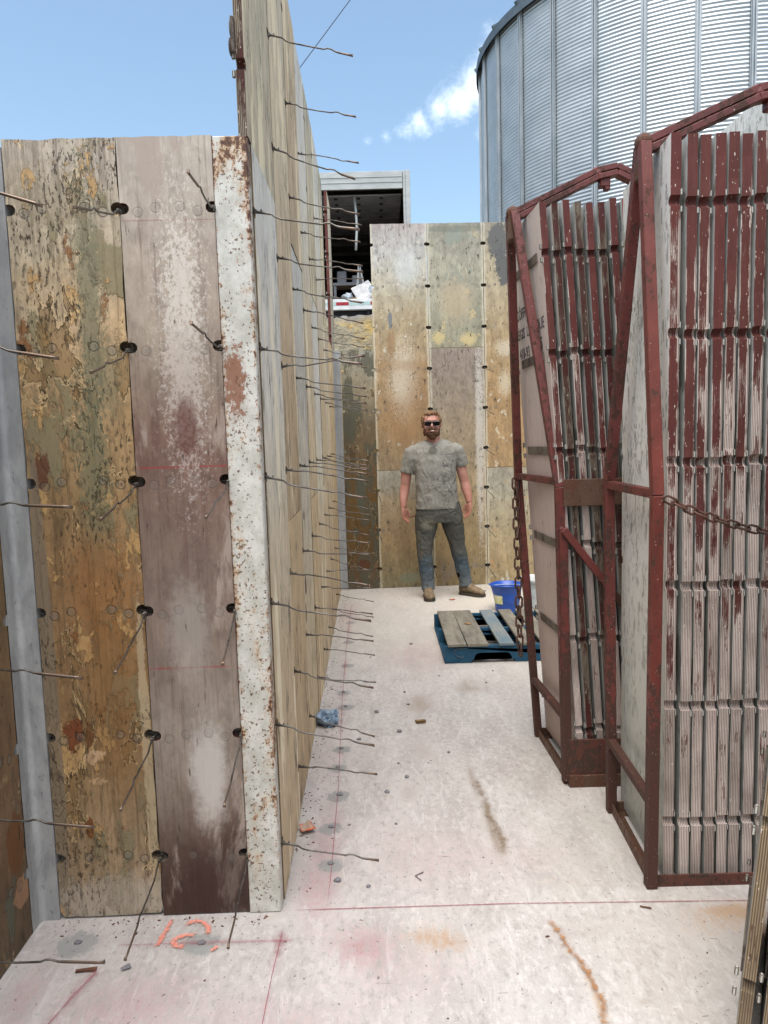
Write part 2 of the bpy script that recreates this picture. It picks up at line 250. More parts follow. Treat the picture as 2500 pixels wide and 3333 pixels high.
# rack boards
MT['white_speck'] = panel_mat('white_coated_plywood_grey_specks', [(0, 'a3a59e'), (.2, 'b8bab3'), (.45, 'd2d2cd'), (.75, 'dfdfdb'), (1, 'd8d9d6')], patch=[('8d9088', .57, .585, (34, 34, 12))], fleck=('63655f', .60, (60, 60, 14)), fleck2=('8a8c84', .53, (90, 90, 30)), grain=('9a9d95', .2), bstr=.3, rough=.5, mottle=.1, gain=(1.12, 1.10, 1.08))
MT['lilac'] = panel_mat('smooth_lilac_grey_plywood', [(0, 'a09088'), (.3, 'b3a7a2'), (.6, 'b8adaa'), (.8, 'beb7b4'), (1, 'c4c0bd')], patch=[('a9a5a3', .6, .7, (3, 3, 1.5))], fleck=('3c3735', .64, (40, 40, 14)), grain=('857b78', .25), bstr=.2, rough=.5, mottle=.15, gain=(1.2, 1.14, 1.1))
MT['dirty_face'] = panel_mat('grey_concrete_dusted_plywood', [(0, '9c9d97'), (.5, 'b3b4ae'), (1, 'c4c5c1')], patch=[('62635c', .55, .6, (6, 6, 2))], bstr=.4)
MT['edge_red'] = edge_mat('red_painted_ply_edge', '62332e', .16, 'd8cec4', '8a736c', .50)
MT['edge_redb'] = edge_mat('worn_red_ply_edge', '60352f', .18, 'dad1c8', '8c776f', .525)
MT['edge_dark'] = edge_mat('dark_red_ply_edge', '4d2522', .02, '8f8270', '3d342c', .50)
MT['edge_wood'] = edge_mat('bare_ply_edge', '4f2a25', .0, '9a8a70', '5e503f', .72)
MT['edge_brown'] = edge_mat('dusty_brown_ply_edge', '54392e', .0, '8f7c60', '54483a', .62)
MT['edge_bright'] = edge_mat('fresh_red_ply_edge', '8a2220', .0, 'b9a894', '5c3a34', .36)
# steel things
MT['red_steel'] = paint_metal('worn_red_painted_steel', '67312b', '552622', '43291f', .51, lowrust=.9)
MT['bright_red_steel'] = paint_metal('red_orange_painted_steel', '6e332a', '592820', '45291f', .55, lowrust=1.1)
MT['brown_steel'] = paint_metal('brown_rusted_steel', '5a4334', '4c3528', '6a3a22', .5, rough=.6)
MT['rust_plate'] = paint_metal('rusted_plate_red_traces', '5e3226', '4a3026', '3a2b24', .5, rough=.65)
MT['chain'] = paint_metal('rusty_chain_steel', '5a3c2f', '4a3129', '3b2a24', .5, rough=.6, specks=False)
MT['bar_steel'] = paint_metal('dirty_form_hardware', '6b645a', '544b43', '3f332b', .52, rough=.7)
MT['nub_steel'] = paint_metal('galvanised_hook_dusty', 'b0b1ad', '98988f', '7a7068', .62, rough=.65)
def galv():
    m = Mt('galvanised_corner_strip', rough=.45, metal=.15, spec=.5)
    a = m.noise(14, (1, 1, .35), 7, .7, .3); b = m.noise(70, (1, 1, .5), 5, .7)
    c = m.mix(m.step(a, .35, .65), '8b8c8c', 'aaaba9'); c = m.mix(m.math('MULTIPLY', m.step(b, .6, .66), .6), c, '6b6c6c')
    c = m.mix(m.step(m.z, .9, 2.2, 0, .5), c, '8b8c8c'); m.bump(m.math('ADD', a, b), .3, .003); return m.col(c)
MT['galv'] = galv()
def rusty_white():
    m = Mt('white_paint_rusty_steel', rough=.55, spec=.4, rnd=False)
    n1 = m.noise(6, (1, 1, .6), 6, .65, .4); n2 = m.noise(55, (1, 1, .8), 7, .75); n3 = m.noise(18, (1, 1, .8), 6, .7, off=4)
    c = m.mix(m.step(n3, .3, .7), 'a8a79d', 'c9c8c1'); c = m.mix(m.math('MULTIPLY', m.step(n1, .5, .62), .35), c, 'bfa77c')
    v = m.math('ADD', m.math('MULTIPLY', n2, .55), m.math('MULTIPLY', n1, .45)); v = m.math('ADD', v, m.step(m.z, 1.4, 2.44, 0, .02))
    e = m.math('ABSOLUTE', m.math('SUBTRACT', m.x, .05)); v = m.math('ADD', v, m.step(e, .03, .05, 0, .05))
    c = m.mix(m.math('MULTIPLY', m.step(v, .535, .59), .8), c, '9a6a38'); c = m.mix(m.step(v, .58, .61), c, '4a2c20')
    c = m.mix(m.math('MULTIPLY', m.blob(.035, 1.72, .03, .10, 2.4, n2, .4), .85), c, '7a4420')
    c = m.mix(m.math('MULTIPLY', m.step(n3, .66, .69), .6), c, '7c8085')
    sp = m.noise(105, (1, 1, 1), 3, .6, off=8); c = m.mix(m.math('MULTIPLY', m.step(m.math('ADD', sp, m.math('MULTIPLY', m.math('SUBTRACT', n1, .5), .35)), .60, .63), .9), c, '5a4029')
    m.bump(m.math('ADD', m.math('MULTIPLY', n2, .7), m.math('MULTIPLY', v, -1)), .5, .003); return m.col(c)
MT['post'] = rusty_white()
def tie_mat():
    m = Mt('tie_wire_steel', rough=.42, metal=.75, spec=.5)
    a = m.noise(25, (1, 1, 1), 4, .6); c = m.mix(m.step(a, .4, .6), '67645f', '4b453f')
    c = m.mix(m.step(m.x, .25, .30), c, m.mix(a, '6e5646', '6c645b')); return m.col(c)
MT['tie'] = tie_mat()
def simple(name, c1, c2, scale=20, stretch=(1, 1, 1), rough=.7, metal=0, spec=.3, bstr=.3, bd=.003, lo=.35, hi=.65, c3=None, t3=.62, s3=60):
    m = Mt(name, rough=rough, metal=metal, spec=spec); a = m.noise(scale, stretch, 7, .65, .2); c = m.mix(m.step(a, lo, hi), c1, c2)
    if c3: c = m.mix(m.math('MULTIPLY', m.step(m.noise(s3, stretch, 5, .65, off=5), t3, t3+.04), .85), c, c3)
    if bstr: m.bump(a, bstr, bd)
    return m.col(c)
MT['pallet_top'] = simple('weathered_grey_board', '7f7a6e', '646055', 18, (1, .25, 1), .85, c3='3f3a33', t3=.62, bstr=.5)
MT['pallet_bluegrey'] = simple('weathered_board_blue_traces', '777b77', '5f7079', 12, (1, .3, 1), .85, c3='45423c', bstr=.5)
MT['pallet_blue'] = simple('blue_painted_wood', '234e66', '1d4159', 16, (.4, .4, 1), .75, c3='5d7280', t3=.66, bstr=.4)
MT['blue_plastic'] = simple('blue_plastic', '1150b0', '0f459c', 8, rough=.35, spec=.5, bstr=0, c3='5b7cb5', t3=.72, s3=50)
MT['white_plastic'] = simple('white_plastic', 'bcc3c4', 'aab2b4', 8, rough=.4, spec=.5, bstr=0, c3='8f9596', t3=.68)
MT['label_paper'] = simple('paper_label', 'd9d8c0', 'b9c06a', 30, rough=.6, bstr=0)
MT['ink'] = simple('black_marker', '3c3a3d', '5a575a', 60, rough=.6, bstr=0)
MT['alu'] = simple('trailer_aluminium', 'a9acaa', '9a9d9b', 3, (1, 1, 4), .5, .25, .5, .1, c3='85888a', t3=.66, s3=12)
MT['alu_dark'] = simple('dull_inner_panel', '85868a', '727377', 3, rough=.6, bstr=.1)
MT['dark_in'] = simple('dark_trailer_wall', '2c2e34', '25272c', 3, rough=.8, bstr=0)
MT['white_enamel'] = simple('white_enamel', 'd0d2d2', 'bfc2c2', 6, rough=.4, bstr=0)
MT['tape_red'] = simple('red_reflective_tape', '9c2b35', '86242e', 40, rough=.4, bstr=0)
MT['tape_silver'] = simple('silver_reflective_tape', 'a9bdb9', '98aeaa', 40, rough=.4, bstr=0)
MT['black'] = simple('black_rubber', '1b1b1d', '262628', 20, rough=.7, bstr=0)
MT['paper'] = simple('crumpled_paper', 'bdbdbb', 'a5a6a8', 10, rough=.7, bstr=.4)
MT['film'] = simple('clear_plastic_film', '99a3ab', '7f8a94', 14, rough=.2, spec=.7, bstr=.8, bd=.02)
MT['cardboard'] = simple('cardboard', '8a6f50', '77603f', 14, rough=.85)
MT['stone'] = simple('grey_stone', '77767a', '5f5e60', 60, rough=.85, bstr=.6)
MT['woodchip'] = simple('wood_chip', '6b4a38', '4b3328', 60, (1, .2, 1), .85)
MT['wire'] = simple('overhead_cable', '4b5668', '435064', 5, rough=.6, bstr=0)
MT['roofsteel'] = simple('silo_roof_steel', '5f6a70', '505b62', 2, rough=.5, metal=.6, bstr=0)
MT['spray'] = simple('orange_sprayed_paper', 'c95a38', 'a08c7c', 30, rough=.8, lo=.42, hi=.55)
def bagmat():
    m = Mt('blue_crumpled_film', rough=.18, spec=.8); a = m.noise(30, (1, 1, 1), 6, .7, 1); c = m.mix(m.step(a, .35, .6), '3f5d7c', '93a9bd'); m.bump(a, 1, .02); return m.col(c)
MT['bag'] = bagmat()
def silo_mat(name):
    m = Mt(name, rough=.38, metal=.8, spec=.5, rnd=False)
    a = m.noise(.9, (1, 1, 1.4), 4, .6); b = m.noise(12, (1, 1, 1), 6, .7)
    c = m.mix(m.step(a, .3, .7), '979ea1', 'a9afb2'); c = m.mix(m.math('MULTIPLY', m.step(b, .5, .75), .3), c, '9aa6ad')
    # bolts and the seam of each ring
    fz = m.math('FRACT', m.math('DIVIDE', m.z, 1.1176)); seam = m.step(m.math('ABSOLUTE', m.math('SUBTRACT', fz, .5)), .497, .4985)
    c = m.mix(m.math('MULTIPLY', seam, .6), c, '6a757c')
    m.set('Roughness', m.mix(b, (.32,)*3+(1,), (.46,)*3+(1,)))
    return m.col(c)
MT['silo'] = silo_mat('galvanised_corrugated_steel')
MT['stiff'] = simple('galvanised_stiffener', 'a5abae', '8f979b', 3, (1, 1, .3), .5, .5, .5, 0, c3='8794a0')
def rockmat():
    m = Mt('earth_bank', rough=.95, spec=.1, rnd=False)
    a = m.noise(1.6, (1, 1, 1), 8, .65, .5); b = m.noise(9, (1, 1, 1.6), 8, .7); d = m.noise(40, (1, 1, 1), 5, .7)
    c = m.ramp(a, [(.3, '8a8372'), (.45, 'a8a18c'), (.55, 'c3aa72'), (.7, 'bc9950')]); c = m.mix(m.math('MULTIPLY', m.step(b, .5, .7), .7), c, '6a6558')
    c = m.mix(m.step(m.z, 2.92, 3.08), c, m.mix(d, 'a5a39c', '86847c'))
    m.bump(m.math('ADD', m.math('MULTIPLY', b, 1.4), m.math('MULTIPLY', d, .4)), .9, .12); return m.col(c)
MT['rock'] = rockmat()
def floor_mat():
    m = Mt('concrete_slab', rough=.85, spec=.2, rnd=False)
    at = m.N('ShaderNodeVertexColor'); at.layer_name = 'stains'; sp = m.N('ShaderNodeSeparateColor'); m.L(at.outputs[0], sp.inputs[0]); red, rust, mort = sp.outputs[:3]
    a2 = m.N('ShaderNodeVertexColor'); a2.layer_name = 'stains2'; s2 = m.N('ShaderNodeSeparateColor'); m.L(a2.outputs[0], s2.inputs[0]); warm, dirt, grey_tint = s2.outputs[:3]
    n0 = m.noise(1.1, (1, 1, 1), 6, .6, .3); n1 = m.noise(6, (1, .45, 1), 9, .68, .6); n2 = m.noise(45, (1, .6, 1), 7, .7, .3); n3 = m.noise(260, (1, 1, 1), 3, .6)
    c = m.mix(m.step(n1, .3, .7), '9f9b97', 'b8b5b1'); c = m.mix(m.math('MULTIPLY', m.step(n0, .35, .65), .5), c, 'b3a9a6')
    c = m.mix(m.math('MULTIPLY', m.step(n2, .52, .62), .55), c, 'c9c8c6'); c = m.mix(m.math('MULTIPLY', m.step(n2, .47, .34), .5), c, '827e7a')
    n4 = m.noise(14, (1.6, .35, 1), 8, .75, .8, off=2.2); c = m.mix(m.math('MULTIPLY', m.step(n4, .54, .62), .35), c, 'd0cfcd'); c = m.mix(m.math('MULTIPLY', m.step(n4, .44, .36), .28), c, '8f8a84')
    c = m.mix(m.math('MULTIPLY', n3, .3), c, '96928f')
    def brk(mask, amp, lo, hi): return m.math('MULTIPLY', m.step(m.math('ADD', mask, m.math('MULTIPLY', m.math('SUBTRACT', n2, .5), amp)), lo, hi), m.step(mask, 0, .06))
    c = m.mix(m.math('MULTIPLY', warm, .75), c, 'b8b2a5')
    c = m.mix(m.math('MULTIPLY', brk(red, 2.0, .05, 1.5), .8), c, '98666c')
    c = m.mix(m.math('MULTIPLY', brk(rust, 1.9, .15, 1.0), .7), c, '9c7c58')
    c = m.mix(m.math('MULTIPLY', brk(dirt, 1.2, .1, .9), .7), c, '85796a')
    c = m.mix(m.math('MULTIPLY', brk(mort, 1.6, .35, .6), .8), c, '828583')
    c = m.mix(m.math('MULTIPLY', brk(grey_tint, .8, .1, 1), .6), c, '8c8a88')
    fl = m.noise(75, (1, .7, 1), 3, .55, .2, off=6); c = m.mix(m.math('MULTIPLY', m.step(fl, .67, .70), .7), c, '5f5750')
    fl2 = m.noise(28, (.5, 2.2, 1), 4, .6, .4, off=16); c = m.mix(m.math('MULTIPLY', m.step(fl2, .69, .71), .6), c, '6d655e')
    m.bump(m.math('ADD', m.math('MULTIPLY', n2, 1), m.math('MULTIPLY', n1, .8)), .45, .012); return m.col(c)
MT['floor'] = floor_mat()
def chalk_mat(name, colr, core, amt):
    m = Mt(name, rough=.9, coords='UV', rnd=False); g = m.N('ShaderNodeTexCoord').outputs['Object']
    u = m.math('ABSOLUTE', m.math('SUBTRACT', m.math('MULTIPLY', m.x, 2), 1))
    n = m.noise(60, (1, 1, 1), 6, .75, vec=g); n2 = m.noise(3, (1, 1, 1), 3, .6, vec=g, off=3)
    fall = m.math('POWER', m.math('SUBTRACT', 1, u), 2.2)
    a = m.math('MULTIPLY', m.math('MULTIPLY', fall, m.step(n2, .45, .65)), amt)
    co = m.math('MULTIPLY', m.step(u, core, core*.3), m.step(m.math('ADD', n, m.math('MULTIPLY', n2, .5)), .55, .8, .35, 1))
    a = m.math('MAXIMUM', m.math('MULTIPLY', a, m.step(n, .25, .65)), co)
    ends = m.math('SUBTRACT', .5, m.math('ABSOLUTE', m.math('SUBTRACT', m.y, .5))); a = m.math('MULTIPLY', a, m.step(ends, 0, .06))
    m.set('Alpha', m.math('MULTIPLY', a, .8)); return m.col(colr)
MT['chalk'] = chalk_mat('red_chalk', '9a4a58', .05, .55); MT['chalk_thin'] = chalk_mat('thin_red_chalk', '95505a', .5, .2)
def rust_streak(c1, c2, amt):
    m = Mt('rust_streak_stain', rough=.9, coords='UV', rnd=False); g = m.N('ShaderNodeTexCoord').outputs['Object']
    n = m.noise(45, (1, 1, 1), 6, .75, vec=g); n2 = m.noise(9, (1, 1, 1), 3, .6, vec=g, off=3)
    u = m.math('ABSOLUTE', m.math('SUBTRACT', m.math('MULTIPLY', m.math('ADD', m.x, m.math('MULTIPLY', m.math('SUBTRACT', n2, .5), 1.0)), 2), 1))
    ends = m.math('SUBTRACT', .5, m.math('ABSOLUTE', m.math('SUBTRACT', m.y, .5)))
    a = m.step(m.math('ADD', m.math('SUBTRACT', 1, u), m.math('MULTIPLY', m.math('SUBTRACT', n, .5), 3.2)), .35, 1.25)
    a = m.math('MULTIPLY', a, m.step(ends, 0, .1)); m.set('Alpha', m.math('MULTIPLY', a, amt)); return m.col(m.mix(n, c1, c2))
MT['rust_streak'] = rust_streak('8f5a2c', 'a07a50', .85); MT['dirt_streak'] = rust_streak('7a6248', '8f7f6a', .6)
def spray_mat():
    m = Mt('orange_spray_paint', rough=.8, coords='UV', rnd=False); g = m.N('ShaderNodeTexCoord').outputs['Object']
    u = m.math('ABSOLUTE', m.math('SUBTRACT', m.math('MULTIPLY', m.x, 2), 1)); n = m.noise(110, (1, 1, 1), 5, .75, vec=g)
    e = m.math('MULTIPLY', m.math('SUBTRACT', .5, m.math('ABSOLUTE', m.math('SUBTRACT', m.y, .5))), 6)
    d = m.math('MINIMUM', m.math('SUBTRACT', 1, u), e)
    m.set('Alpha', m.step(m.math('ADD', d, m.math('MULTIPLY', m.math('SUBTRACT', n, .5), 3.4)), .2, .75, 0, .8)); return m.col('d98a76')
MT['orange'] = spray_mat()

# ------------------------------------------------------------------ mesh helpers
def tag(o, label=None, cat=None, group=None, kind=None):
    if label: o['label'] = label
    if cat: o['category'] = cat
    if group: o['group'] = group
    if kind: o['kind'] = kind
    return o
def obj(name, me, mats=None, parent=None, loc=(0, 0, 0), rot=(0, 0, 0), smooth=False):
    if isinstance(me, bmesh.types.BMesh):
        bm = me; me = bpy.data.meshes.new(name); bm.normal_update(); bm.to_mesh(me); bm.free()
        if mats is not None:
            for q in (mats if isinstance(mats, (list, tuple)) else [mats]): me.materials.append(q)
        if smooth:
            for p in me.polygons: p.use_smooth = True
    o = bpy.data.objects.new(name, me); COL.objects.link(o); o.location = loc; o.rotation_euler = rot
    if parent: o.parent = parent
    return o
def empty(name, loc=(0, 0, 0), rot=(0, 0, 0)):
    o = bpy.data.objects.new(name, None); COL.objects.link(o); o.location = loc; o.rotation_euler = rot; o.empty_display_size = .1; return o
def box(bm, a, b, mi=0, bev=0, M=None):
    x0, y0, z0 = a; x1, y1, z1 = b
    vs = [bm.verts.new(v) for v in ((x0, y0, z0), (x1, y0, z0), (x1, y1, z0), (x0, y1, z0), (x0, y0, z1), (x1, y0, z1), (x1, y1, z1), (x0, y1, z1))]
    fs = [bm.faces.new([vs[i] for i in f]) for f in ((0, 3, 2, 1), (4, 5, 6, 7), (0, 1, 5, 4), (1, 2, 6, 5), (2, 3, 7, 6), (3, 0, 4, 7))]
    for f in fs: f.material_index = mi
    if bev:
        es = list({e for f in fs for e in f.edges}); r = bmesh.ops.bevel(bm, geom=es, offset=bev, segments=1, affect='EDGES')
        vs = list({v for f in r['faces'] for v in f.verts} | set(v for v in vs if v.is_valid))
    if M is not None: bmesh.ops.transform(bm, matrix=M, verts=vs)
    return vs
def bar(bm, p, q, w, h=None, mi=0, up=Vector((0, 0, 1)), bev=.002):
    """rectangular bar between two points"""
    p = Vector(p); q = Vector(q); h = h or w; d = q-p; ln = d.length; d.normalize()
    if abs(d.dot(up)) > .97: up = Vector((0, 1, 0))
    s = d.cross(up).normalized(); u = s.cross(d)
    M = Matrix((s, u, d)).transposed().to_4x4(); M.translation = p
    return box(bm, (-w/2, -h/2, 0), (w/2, h/2, ln), mi, bev, M)
def tube(bm, pts, rad, n=8, mi=0, cap=True, flat=None):
    """tube along points; rad: scalar, list, or list of (rx,ry)"""
    pts = [Vector(p) for p in pts]; rings = []
    d0 = (pts[1]-pts[0]).normalized(); rf = Vector((0, 0, 1)) if abs(d0.z) < .8 else Vector((0, 1, 0))
    s0 = d0.cross(rf).normalized()
    if abs(d0.z) >= .8 and s0.x < 0: s0 = -s0
    for i, p in enumerate(pts):
        d = (pts[min(i+1, len(pts)-1)]-pts[max(i-1, 0)]).normalized()
        s0 = (s0-d*s0.dot(d)).normalized(); s, u = s0, s0.cross(d).normalized()
        r = rad[i] if isinstance(rad, (list, tuple)) else rad
        rx, ry = r if isinstance(r, (list, tuple)) else (r, r)
        rings.append([bm.verts.new(p+s*(rx*math.cos(2*math.pi*k/n))+u*(ry*math.sin(2*math.pi*k/n))) for k in range(n)])
    for a, b in zip(rings, rings[1:]):
        for k in range(n):
            f = bm.faces.new((a[k], a[(k+1) % n], b[(k+1) % n], b[k])); f.material_index = mi; f.smooth = True
    if cap:
        for rg, fl in ((rings[0], True), (rings[-1], False)):
            f = bm.faces.new(rg[::-1] if fl else rg); f.material_index = mi
    return rings
def ball(bm, c, r, n=14, m=10, mi=0):
    r = r if isinstance(r, (list, tuple)) else (r, r, r); c = Vector(c)
    rs = bmesh.ops.create_uvsphere(bm, u_segments=n, v_segments=m, radius=1)
    bmesh.ops.transform(bm, matrix=Matrix.Translation(c) @ Matrix.Diagonal((r[0], r[1], r[2], 1)), verts=rs['verts'])
    return rs['verts']
def lathe(bm, prof, n=32, mi=0, c=(0, 0, 0)):
    rings = [[bm.verts.new((c[0]+r*math.cos(2*math.pi*k/n), c[1]+r*math.sin(2*math.pi*k/n), c[2]+z)) for k in range(n)] for r, z in prof]
    for a, b in zip(rings, rings[1:]):
        for k in range(n):
            f = bm.faces.new((a[k], a[(k+1) % n], b[(k+1) % n], b[k])); f.material_index = mi; f.smooth = True
    return rings
def copy_tree(o, parent=None):
    c = o.copy(); COL.objects.link(c)
    if parent: c.parent = parent
    for ch in o.children: copy_tree(ch, c)
    return c
def remesh(bm, voxel, smooth=2, noise_amp=0, noise_sc=20, name='m'):
    me = bpy.data.meshes.new(name); bmesh.ops.recalc_face_normals(bm, faces=bm.faces); bm.to_mesh(me); bm.free()
    o = bpy.data.objects.new('tmp', me); COL.objects.link(o)
    r = o.modifiers.new('r', 'REMESH'); r.mode = 'VOXEL'; r.voxel_size = voxel; r.use_smooth_shade = True
    if smooth: s = o.modifiers.new('s', 'SMOOTH'); s.iterations = smooth; s.factor = .5
    dg = bpy.context.evaluated_depsgraph_get(); dg.update()
    nm = bpy.data.meshes.new_from_object(o.evaluated_get(dg)); bpy.data.objects.remove(o); nm.name = name
    if noise_amp:
        nm.update(); no = [v.normal.copy() for v in nm.vertices]
        for v, n in zip(nm.vertices, no): v.co += n*noise_amp*mnoise.fractal(v.co*noise_sc, 1, 2, 3)
    for p in nm.polygons: p.use_smooth = True
    return nm

# ------------------------------------------------------------------ form panels
S = .4064; T = .028
ROWS8 = [S*(k+.5) for k in range(6)]; ROWS4 = [S*(k+.5) for k in range(3)]
def board_mesh(name, w, h, fm, em, notch_l=True, notch_r=True, nd=.027, rows=None, seed=0, corner=0.0, rough_edge=.0012, topj=0.0, t=T):
    rnd = random.Random(seed); rows = rows or [S*(k+.5) for k in range(int(round(h/S)))]
    def side(x, sgn, notch):
        pts = [(x, corner if corner else 0)]; 
        z = .05
        marks = [('p', zz) for zz in np.arange(.06, h-.02, .07)] + [('n', r) for r in rows]
        for kind, zz in sorted(marks, key=lambda q: q[1]):
            if kind == 'p':
                if notch and any(abs(zz-r) < .03 for r in rows): continue
                pts.append((x+sgn*abs(rnd.gauss(0, rough_edge)), zz))
            elif notch:
                d, hh = nd, .0165
                pts.append((x, zz-hh))
                for k in range(6):
                    a = -math.pi/2+math.pi*k/5; pts.append((x+sgn*(max(d-hh, 0)+min(hh, d)*math.cos(a)), zz+hh*math.sin(a)))
                pts.append((x, zz+hh))
        pts.append((x, h)); return pts
    Lp = side(0, 1, notch_l); Rp = side(w, -1, notch_r)
    top = [(x, h-abs(rnd.gauss(0, topj))) for x in np.linspace(w*.97, w*.03, 14)] if topj else []
    bot = [(x, abs(rnd.gauss(0, topj))) for x in np.linspace(w*.06, w*.94, 10)] if topj else []
    if corner: bot = [(corner*.45, .004)]+bot+[(w-corner*.45, .004)]
    loop = [(x, z) for x, z in bot]+Rp+top+Lp[::-1]
    bm = bmesh.new()
    fv = [bm.verts.new((x, 0, z)) for x, z in loop]; bv = [bm.verts.new((x, t, z)) for x, z in loop]
    n = len(loop)
    for tri in tessellate_polygon([[Vector((x, z, 0)) for x, z in loop]]):
        if len(set(tri)) < 3: continue
        a_, b_, c_ = tri; nz_ = (loop[b_][0]-loop[a_][0])*(loop[c_][1]-loop[a_][1])-(loop[c_][0]-loop[a_][0])*(loop[b_][1]-loop[a_][1])
        if nz_ < 0: a_, b_ = b_, a_
        try: bm.faces.new((fv[a_], fv[b_], fv[c_])); bm.faces.new((bv[c_], bv[b_], bv[a_]))
        except ValueError: pass
    fv = [bm.verts.new(v.co) for v in fv]; bv = [bm.verts.new(v.co) for v in bv]
    for i in range(n):
        q = bm.faces.new((fv[i], bv[i], bv[(i+1) % n], fv[(i+1) % n])); q.material_index = 1; q.smooth = False
    for q in bm.faces: q.smooth = False
    me = bpy.data.meshes.new(name); bm.to_mesh(me); bm.free()
    me.materials.append(MT[fm]); me.materials.append(MT[em]); return me
_bars = {}
def bar_mesh(w, side=1):
    key = (round(w, 3), side)
    if key in _bars: return _bars[key]
    bm = bmesh.new(); y0 = T+.0015 if side == 1 else -.0065
    box(bm, (.075, y0, -.019), (w-.075, y0+.005, .019), 0, .001)
    yo = y0+.005 if side == 1 else y0-.007
    for x0 in (-.002, w-.012):
        for z0 in (-.038, .014): box(bm, (x0+.002, yo-.006, z0), (x0+.013, yo+.004, z0+.022), 1, .003)
    me = bpy.data.meshes.new('steel_bar'); bm.to_mesh(me); bm.free(); me.materials.append(MT['bar_steel']); me.materials.append(MT['nub_steel']); _bars[key] = me
    return me
def panel(name, label, w, h, fm, em, loc, rotz, group=None, side=1, tilt=(0, 0), bars=True, cat='wall form', mesh=None, **k):
    e = empty(name, loc, (tilt[0], tilt[1], rotz)); tag(e, label, cat, group)
    obj('plywood_board', mesh or board_mesh(name+'_board', w, h, fm, em, **k), parent=e)
    if bars:
        for r in [S*(j+.5) for j in range(int(round(h/S)))]: obj('steel_bar', bar_mesh(w, side), parent=e, loc=(0, 0, r))
    return e
ORD = ['bottom', 'second', 'third', 'fourth', 'fifth', 'sixth', 'seventh', 'eighth', 'ninth']
G_ties = 'wire ties sticking out of the form walls'
# wall C (near, facing the camera)
def Cy(x): return 2.2482+.0166*x
aC = math.atan(.0166)
panel('wall_form', 'peeling tan plywood form panel between the grey corner strip and the purple panel', .334, 2.437, 'tan_peel', 'edge_brown', (-1.0835, Cy(-1.0835), .006), aC, 'form panels of the near wall', seed=3, corner=.022, topj=.0022, rough_edge=.002)
panel('wall_form', 'scuffed purple form panel beside the rusty white corner post', .280, 2.44, 'purple', 'edge_dark', (-.7475, Cy(-.7475)-.004, .002), aC, 'form panels of the near wall', seed=5, topj=.0012, rough_edge=.0003)
# inside corner strip between wall D and C
XD = -1.145
def corner_strip(name, label, x, y, h, wx, wy, mat='galv'):
    bm = bmesh.new(); t = .006; r = .018
    prof = [(x, y-wy)]+[(x+r*(1-math.cos(a)), y-r+r*math.sin(a)) for a in np.linspace(0, math.pi/2, 6)]+[(x+wx, y)]
    inn = prof; out = [(x-.03, y-wy)]+[(x-.03, y+.03)]+[(x+wx, y+.03)]
    vs0 = [bm.verts.new((a, b, 0)) for a, b in prof+out[::-1]]; vs1 = [bm.verts.new((a, b, h)) for a, b in prof+out[::-1]]
    n = len(vs0)
    for i in range(n): bm.faces.new((vs0[i], vs0[(i+1) % n], vs1[(i+1) % n], vs1[i])).smooth = False
    bm.faces.new(vs0[::-1]); bm.faces.new(vs1); bmesh.ops.triangulate(bm, faces=bm.faces[-2:]); bmesh.ops.recalc_face_normals(bm, faces=bm.faces)
    for v in bm.verts: v.co.x -= x; v.co.y -= y
    o = obj(name, bm, MT[mat], loc=(x, y, 0)); tag(o, label, 'corner strip'); return o
corner_strip('corner_strip', 'grey galvanised inside corner strip left of the tan peeling panel', XD, Cy(-1.1)-.003, 2.42, .060, .065)
# outside corner post, white and rusty
bm = bmesh.new()
box(bm, (0, 0, 0), (.102, .009, 2.436), 0, .003); box(bm, (.0935, .0092, 0), (.1035, .055, 2.434), 0, .003); box(bm, (0, .0092, 0), (.012, .03, 2.43))
o = obj('corner_post', bm, MT['post'], loc=(-.4655, Cy(-.42)-.010, .001), rot=(0, 0, aC)); tag(o, 'white steel outside corner post speckled with rust', 'corner post')
# wall D (left edge of the frame, facing right)
for i, y0 in enumerate((1.607, 1.045, .48)):
    panel('wall_form', ['brown peeling panel at the left edge next to the grey corner strip', 'second brown panel of the left wall towards the viewer', 'third brown panel of the left wall towards the viewer'][i], .56, 2.44, 'dwall', 'edge_wood', (XD-(.002 if i else 0), y0, .002), R(90), 'form panels of the left wall', seed=20+i, topj=.003)
# wall B (long wall along the corridor)
def Bx(y): return -.3585-.0125*(y-2.234)
aB = math.atan2(1, -.0125)
G_B = 'form panels of the long wall'
PB = .56; cols = [2.297+PB*i for i in range(7)]
bspec = [  # (lower mat, height lower, upper mat)
    ('b_pale', 2.438, 'b_grey', 'pale panel right beside the white corner post', 'tall grey and cream panel with a purple edge above the corner post'),
    ('b_low', 1.219, 'b_tan', 'short honey brown panel, second along the long wall', 'tall tan panel, second along the long wall'),
    ('b_blue', 2.438, 'b_tan', 'torn blue-grey panel with splits, third along the long wall', 'short tan panel above the torn blue-grey panel'),
    ('b_low', 1.219, 'b_pale', 'short honey brown panel, fourth along the long wall', 'tall pale panel, fourth along the long wall'),
    ('b_pale', 2.438, 'b_grey', 'tall cream panel, fifth along the long wall', 'short grey panel above the fifth panel of the long wall'),
    ('b_tan', 1.219, 'b_pale', 'short tan panel, sixth along the long wall', 'tall pale panel, sixth along the long wall'),
    ('b_tan', 2.438, 'b_grey', 'tall tan panel at the far end of the long wall', 'short grey panel at the upper far end of the long wall')]
